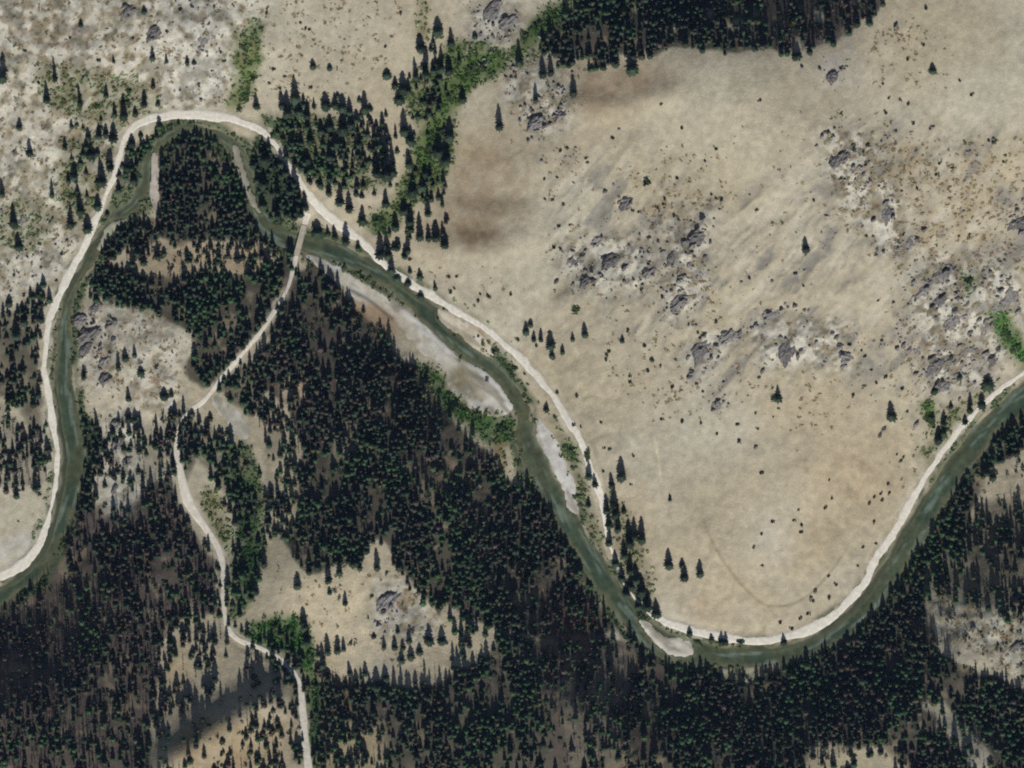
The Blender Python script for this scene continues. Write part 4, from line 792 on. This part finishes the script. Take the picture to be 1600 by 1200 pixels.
for (x, y, w), lab in zip(SHP, label_all(SHP, "small dark shrub")): bush("dark_shrub", x, y, w, w, CS, lab, "shrub", "small shrubs dotted over the dry slopes", w * S * .5 * 1.25)
ST = []
for v in range(7):
    V, T = stone(500 + v); ST.append(fast_mesh("boulder", V, T, M_ROCK))
for (x, y, w), lab in zip(BOULDERS, label_all(BOULDERS, "grey boulder")):
    o = link("boulder", random.choice(ST)); r = w * S * .78
    o.location = (float(WX(x)), float(WY(y)), float(ground(x, y)) - .15); o.rotation_euler = (0, 0, .75 + random.uniform(-.5, .5)); o.scale = (r * random.uniform(.95, 1.4), r * .8, r * random.uniform(1.5, 2.4))
    tag(o, lab, "boulder", "boulders on the rocky outcrops")

OUTCROPS = [(1062,472,22),(1095,548,25),(1086,375,18),(1140,528,16),(1475,428,20),(1570,462,28),(1490,492,22),(1538,505,20),(1460,568,24),(1428,544,18),(1470,468,18),(1545,562,20),(1232,545,24),(1315,558,17),(1386,334,18),(1422,380,16),
 (960,408,22),(920,441,15),(982,316,15),(1124,632,15),(845,192,20),(880,182,14),(800,32,20),(772,18,20),(1590,348,22),(1312,248,18),(1298,124,15),(605,942,22),(146,520,20),(163,594,16),(190,692,18),(240,52,18),(1055,402,16),(1020,424,14),(898,408,16),(940,376,16),(200,20,17),(1205,492,17),(1510,545,18),(1440,455,16),(320,60,20),(30,345,18),(1470,602,18),(125,500,16),(135,547,15),(168,562,14),(176,506,14),(150,482,13),(185,664,15),(202,722,14),(180,765,14),(1585,1010,14),(1520,985,13)]
def outcrop(seed):
    r = np.random.default_rng(seed); n = 13; g = np.linspace(-1.1, 1.1, n); X, Y = np.meshgrid(g, g); X = X + r.normal(0, .05, X.shape); Y = Y + r.normal(0, .05, Y.shape)
    ed = 1 - np.clip(np.hypot(X, Y * 1.0) + (fbm(X * 9 + seed, Y * 9, 5, 150 + seed, 3) - .5) * 1.1, 0, 1.3)
    Z = np.where(ed > 0, np.sqrt(np.clip(ed, 0, 1)) * (.35 + .9 * fbm(X * 6 + Y * 2, Y * 11 - X * 7, 3.2, 170 + seed, 3)) * (.75 + .35 * Y), 0) + np.where(ed > 0, r.normal(0, .06, X.shape), -.35)
    i = np.arange(n * n).reshape(n, n); q = np.stack([i[:-1, :-1], i[:-1, 1:], i[1:, 1:], i[1:, :-1]], -1).reshape(-1, 4); keep = (Z.ravel()[q] > -.2).any(1); q = q[keep]
    return np.stack([X.ravel(), Y.ravel(), Z.ravel()], 1), np.concatenate([q[:, [0, 1, 2]], q[:, [0, 2, 3]]])
OC = [fast_mesh("rock_outcrop", *outcrop(700 + v), M_ROCK) for v in range(6)]
for (x, y, w), lab in zip(OUTCROPS, label_all(OUTCROPS, "broad grey outcrop")):
    o = link("rock_outcrop", random.choice(OC)); r = w * S * .78; z = min(float(ground(x + a, y + b_)) for a in (-6, 0, 6) for b_ in (-6, 0, 6))
    o.location = (float(WX(x)), float(WY(y)), z - .15); o.rotation_euler = (0, 0, .65 + random.uniform(-.4, .4)); o.scale = (r * random.uniform(1.1, 1.5), r * .75, 3.0 + .13 * w); tag(o, lab, "rock outcrop", "rock outcrops on the dry slopes")
# ---- uncountable cover: rubble, dry brush, riverside scrub
def pick(A, n, wet=3):
    x = rng.uniform(-98, 1698, n); y = rng.uniform(-98, 1298, n); m = at(A, x, y); k = rng.random(n) < np.clip(m, 0, 1)
    k &= (at(bank, x, y) > wet) & (at(ROAD_D, x, y) > at(ROAD[ROAD_I, 2], x, y) / 2 + 2) & (at(TRK_D, x, y) > at(TRACK[TRK_I, 2], x, y) / 2 + 2)
    return x[k], y[k]
ROCKM = np.zeros((NY, NX))
for poly, c, a, soft, mot in ZONES:
    if max(c) - min(c) <= 20 and max(c) < 180: ROCKM = np.maximum(ROCKM, mask(poly, 5) * (1.0 if max(c) < 152 else .35))
for _L in ([(1076,590),(1084,560),(1098,545),(1130,522),(1160,518),(1180,510),(1200,492),(1222,482),(1245,478)], [(1296,518),(1310,540),(1318,568)], [(1030,500),(1060,450),(1080,390),(1098,342)], [(895,450),(920,425),(960,405),(990,385)], [(1450,430),(1490,470),(1545,500)], [(1385,315),(1395,350),(1420,390)]):
    _D, _ = linefield(smooth([(p[0], p[1], 1) for p in _L], 8), 14.0); ROCKM = np.maximum(ROCKM, sstep(9, 2, _D) * 1.6)
dgx = GX * .7 + GY * .7; dgy = (GX * .7 - GY * .7) * .4      # outcrops run from lower left to upper right
ROCKM = np.maximum(ROCKM, RD * .5)
ROCKM *= sstep(.42, .58, fbm(dgx, dgy, 16, 58, 3))
x, y = pick(ROCKM, 60000); n = len(x); parts = []
for v in range(4):
    s_ = slice(v, None, 4); m = len(x[s_]); c = np.tile([col(130, 127, 124)], (m, 1)) * (.6 + .75 * rng.random(m))[:, None]
    sz = .45 + 1.5 * rng.random(m) ** 2.4
    parts.append(scatter(stone(520 + v, 1), x[s_], y[s_], sz, rng.random(m) * 6.28, c, .1, sz * 1.7))
V, T, K = joined(parts); tag(link("rock_rubble", fast_mesh("rock_rubble", V, T, M_ROCKS, K)), "loose grey rock rubble strewn over the outcrops", "rubble", kind="stuff")
BRM = np.zeros((NY, NX))
for poly, d in [([(845,230),(910,240),(900,400),(850,400)], .3), ([(990,260),(1130,230),(1140,330),(1040,390),(960,350)], .45), ([(1270,190),(1360,200),(1450,240),(1620,230),(1620,420),(1400,420),(1300,320)], .85), ([(1370,40),(1480,60),(1470,130),(1360,140)], .4),
                ([(960,480),(1080,480),(1200,500),(1180,660),(1000,640),(930,560)], .22), ([(1150,480),(1340,500),(1400,620),(1230,700)], .16), ([(-100,-100),(640,-100),(600,120),(420,160),(200,200),(140,420),(-100,480)], .34), ([(1020,380),(1130,380),(1120,500),(1030,500)], .35),
                ([(880,360),(1010,360),(1010,470),(880,470)], .3), ([(1390,400),(1620,400),(1620,620),(1440,700),(1390,600)], .42), ([(1400,640),(1480,640),(1440,760),(1390,740)], .25), ([(600,400),(800,420),(800,500),(660,440)], .12), ([(420,-50),(640,-50),(600,100),(430,120)], .12),
                ([(115,480),(285,500),(285,640),(130,640)], .25), ([(800,80),(900,100),(880,230),(790,210)], .35), ([(430,890),(690,880),(760,1020),(500,1060)], .12), ([(900,250),(1260,180),(1280,600),(1000,640)], .05), ([(1440,910),(1620,960),(1620,1070),(1480,1010)], .5)]:
    BRM = np.maximum(BRM, mask(poly, 6) * d)
BRM *= .25 + 1.5 * sstep(.40, .66, n4 * .6 + n2 * .4)
x, y = pick(BRM, 90000); n = len(x); parts = []; br = [leaf_clump(9, 600 + v, .7, .6) for v in range(4)]
for v in range(4):
    s_ = slice(v, None, 4); m = len(x[s_]); t = rng.random((m, 1))
    c = np.where(t < .40, col(142, 124, 94), np.where(t < .78, col(128, 122, 88), np.where(t < .9, col(130, 106, 88), col(88, 90, 66)))) * (.65 + .6 * rng.random((m, 1)))
    sz = .5 + 1.15 * rng.random(m) ** 1.8; parts.append(scatter(br[v], x[s_], y[s_], sz, rng.random(m) * 6.28, c, .05, sz * .4))
V, T, K = joined(parts); tag(link("dry_brush", fast_mesh("dry_brush", V, T, M_BRUSH, K)), "low brown and olive brush scattered over the dry slopes", "brush", kind="stuff")
x, y = pick(GRM * 1.0 * sstep(.25, .45, n4), 210000, -3); k = rng.random(len(x)) < .8; x = x[k]; y = y[k]; parts = []
for v in range(4):
    s_ = slice(v, None, 4); m = len(x[s_]); a = at(ALB, x[s_], y[s_]); c = np.stack([a[:, 0] * .74, a[:, 1] * 1.0, a[:, 2] * .68], 1) * (.6 + .8 * rng.random((m, 1)))
    sz = .55 + 1.1 * rng.random(m) ** 1.5; parts.append(scatter(leaf_clump(12, 620 + v, .8, .5), x[s_], y[s_], sz, rng.random(m) * 6.28, c, .05, sz * 1.1))
V, T, K = joined(parts); tag(link("riverside_scrub", fast_mesh("riverside_scrub", V, T, M_LEAF, K)), "green leafy scrub filling the draws and river banks", "scrub", kind="stuff")

LRC = np.maximum.reduce([mask(p, 3, 1.5) * d for p, d in (([(1440,890),(1482,930),(1530,940),(1620,975),(1620,1070),(1540,1050),(1480,1010)], .30), ([(1520,735),(1620,700),(1620,810),(1520,790)], .35), ([(1250,1145),(1345,1150),(1430,1200),(1430,1260),(1240,1260)], .3), ([(1420,1075),(1480,1090),(1570,1180),(1540,1230),(1460,1150)], .35), ([(425,930),(560,885),(620,880),(690,960),(765,990),(690,1065),(500,1065)], .05), ([(190,370),(400,375),(440,405),(330,420),(200,425)], .25), ([(270,1100),(460,1125),(460,1260),(260,1260)], .22), ([(120,475),(290,520),(285,640),(130,640)], .05), ([(150,640),(276,640),(270,760),(150,790)], .2), ([(-20,620),(80,690),(80,780),(-20,780)], .25), ([(845,880),(935,940),(960,1010),(900,1080),(850,1000)], .2))])
x, y = pick(np.clip(FL * sstep(.36, .52, n4) * .62 + LRC * sstep(.36, .55, m5) * 1.3, 0, 1), 34000); parts = []
for v in range(4):
    s_ = slice(v, None, 4); m = len(x[s_]); c = np.tile([[.040, .058, .034]], (m, 1)) * (.55 + .9 * rng.random((m, 1))) * np.array([1, 1, 1]) * (1 + .5 * (rng.random((m, 1)) < .2))
    sz = .9 + 1.0 * rng.random(m); parts.append(scatter(leaf_clump(11, 640 + v, .8, .5), x[s_], y[s_], sz, rng.random(m) * 6.28, c, .05, sz * (.9 + .6 * rng.random(m))))
V, T, K = joined(parts); tag(link("forest_undergrowth", fast_mesh("forest_undergrowth", V, T, M_LEAF, K)), "dark green undergrowth filling the gaps between forest trees", "undergrowth", kind="stuff")

# ------------------------------------------------------------------ small bridge that carries the side track over the river
def box_mesh(name, x0, x1, y0, y1, z0, z1, mat):
    V = [(x, y, z) for x in (x0, x1) for y in (y0, y1) for z in (z0, z1)]
    F = [(0, 1, 3, 2), (4, 6, 7, 5), (0, 4, 5, 1), (2, 3, 7, 6), (0, 2, 6, 4), (1, 5, 7, 3)]
    return fast_mesh(name, V, F, mat)
A = TRACK[kb[0]]; B = TRACK[kb[-1]]; ax, ay = float(WX(A[0])), float(WY(A[1])); bx_, by_ = float(WX(B[0])), float(WY(B[1]))
br_ = bpy.data.objects.new("bridge", None); C.objects.link(br_); zA = max(TRK_Z[kb[0]], TRK_Z[kb[-1]], 1.4) + .15
br_.location = ((ax + bx_) / 2, (ay + by_) / 2, zA); br_.rotation_euler = (0, 0, math.atan2(by_ - ay, bx_ - ax)); LN = math.hypot(bx_ - ax, by_ - ay) / 2 + 1.2
tag(br_, "narrow pale timber bridge carrying the side track over the river", "bridge")
for k in (-1, 1):
    link("beam", box_mesh("beam", -LN, LN, k * 1.2 - .2, k * 1.2 + .2, -.75, -.1, M_TIMBER), br_)
    link("railing", box_mesh("railing", -LN, LN, k * 1.78 - .07, k * 1.78 + .07, .02, .5, M_TIMBER), br_)
    link("abutment", box_mesh("abutment", k * LN - 1.0 * (k > 0) - .0, k * LN + 1.0 * (k < 0), -1.7, 1.7, -2.6, -.78, M_CONC), br_)
np_ = int(LN * 2 / .62); pm = box_mesh("plank", -.28, .28, -1.85, 1.85, -.09, 0, M_TIMBER)
for i in range(np_):
    o = link("plank", pm, br_, (-LN + .31 + i * (2 * LN - .62) / (np_ - 1), 0, random.uniform(-.01, .01)))


# ------------------------------------------------------------------ the air between the ground and the aircraft: thin bluish haze
hz = bpy.data.materials.new("thin_haze"); hz.use_nodes = True; nt = hz.node_tree
for n_ in list(nt.nodes):
    if n_.type != 'OUTPUT_MATERIAL': nt.nodes.remove(n_)
pv = nt.nodes.new("ShaderNodeVolumePrincipled"); pv.inputs["Color"].default_value = (.36, .55, 1.0, 1); pv.inputs["Density"].default_value = HAZE
nt.links.new(pv.outputs[0], nt.nodes.get("Material Output").inputs["Volume"])
e_ = max(abs(GV[:, 0]).max(), abs(GV[:, 1]).max()) + 50
o = link("haze", box_mesh("haze", -e_, e_, -e_, e_, float(GV[:, 2].min()) - 1.0, CAMH + 40.0, hz)); tag(o, "thin bluish haze over the whole valley", kind="stuff")
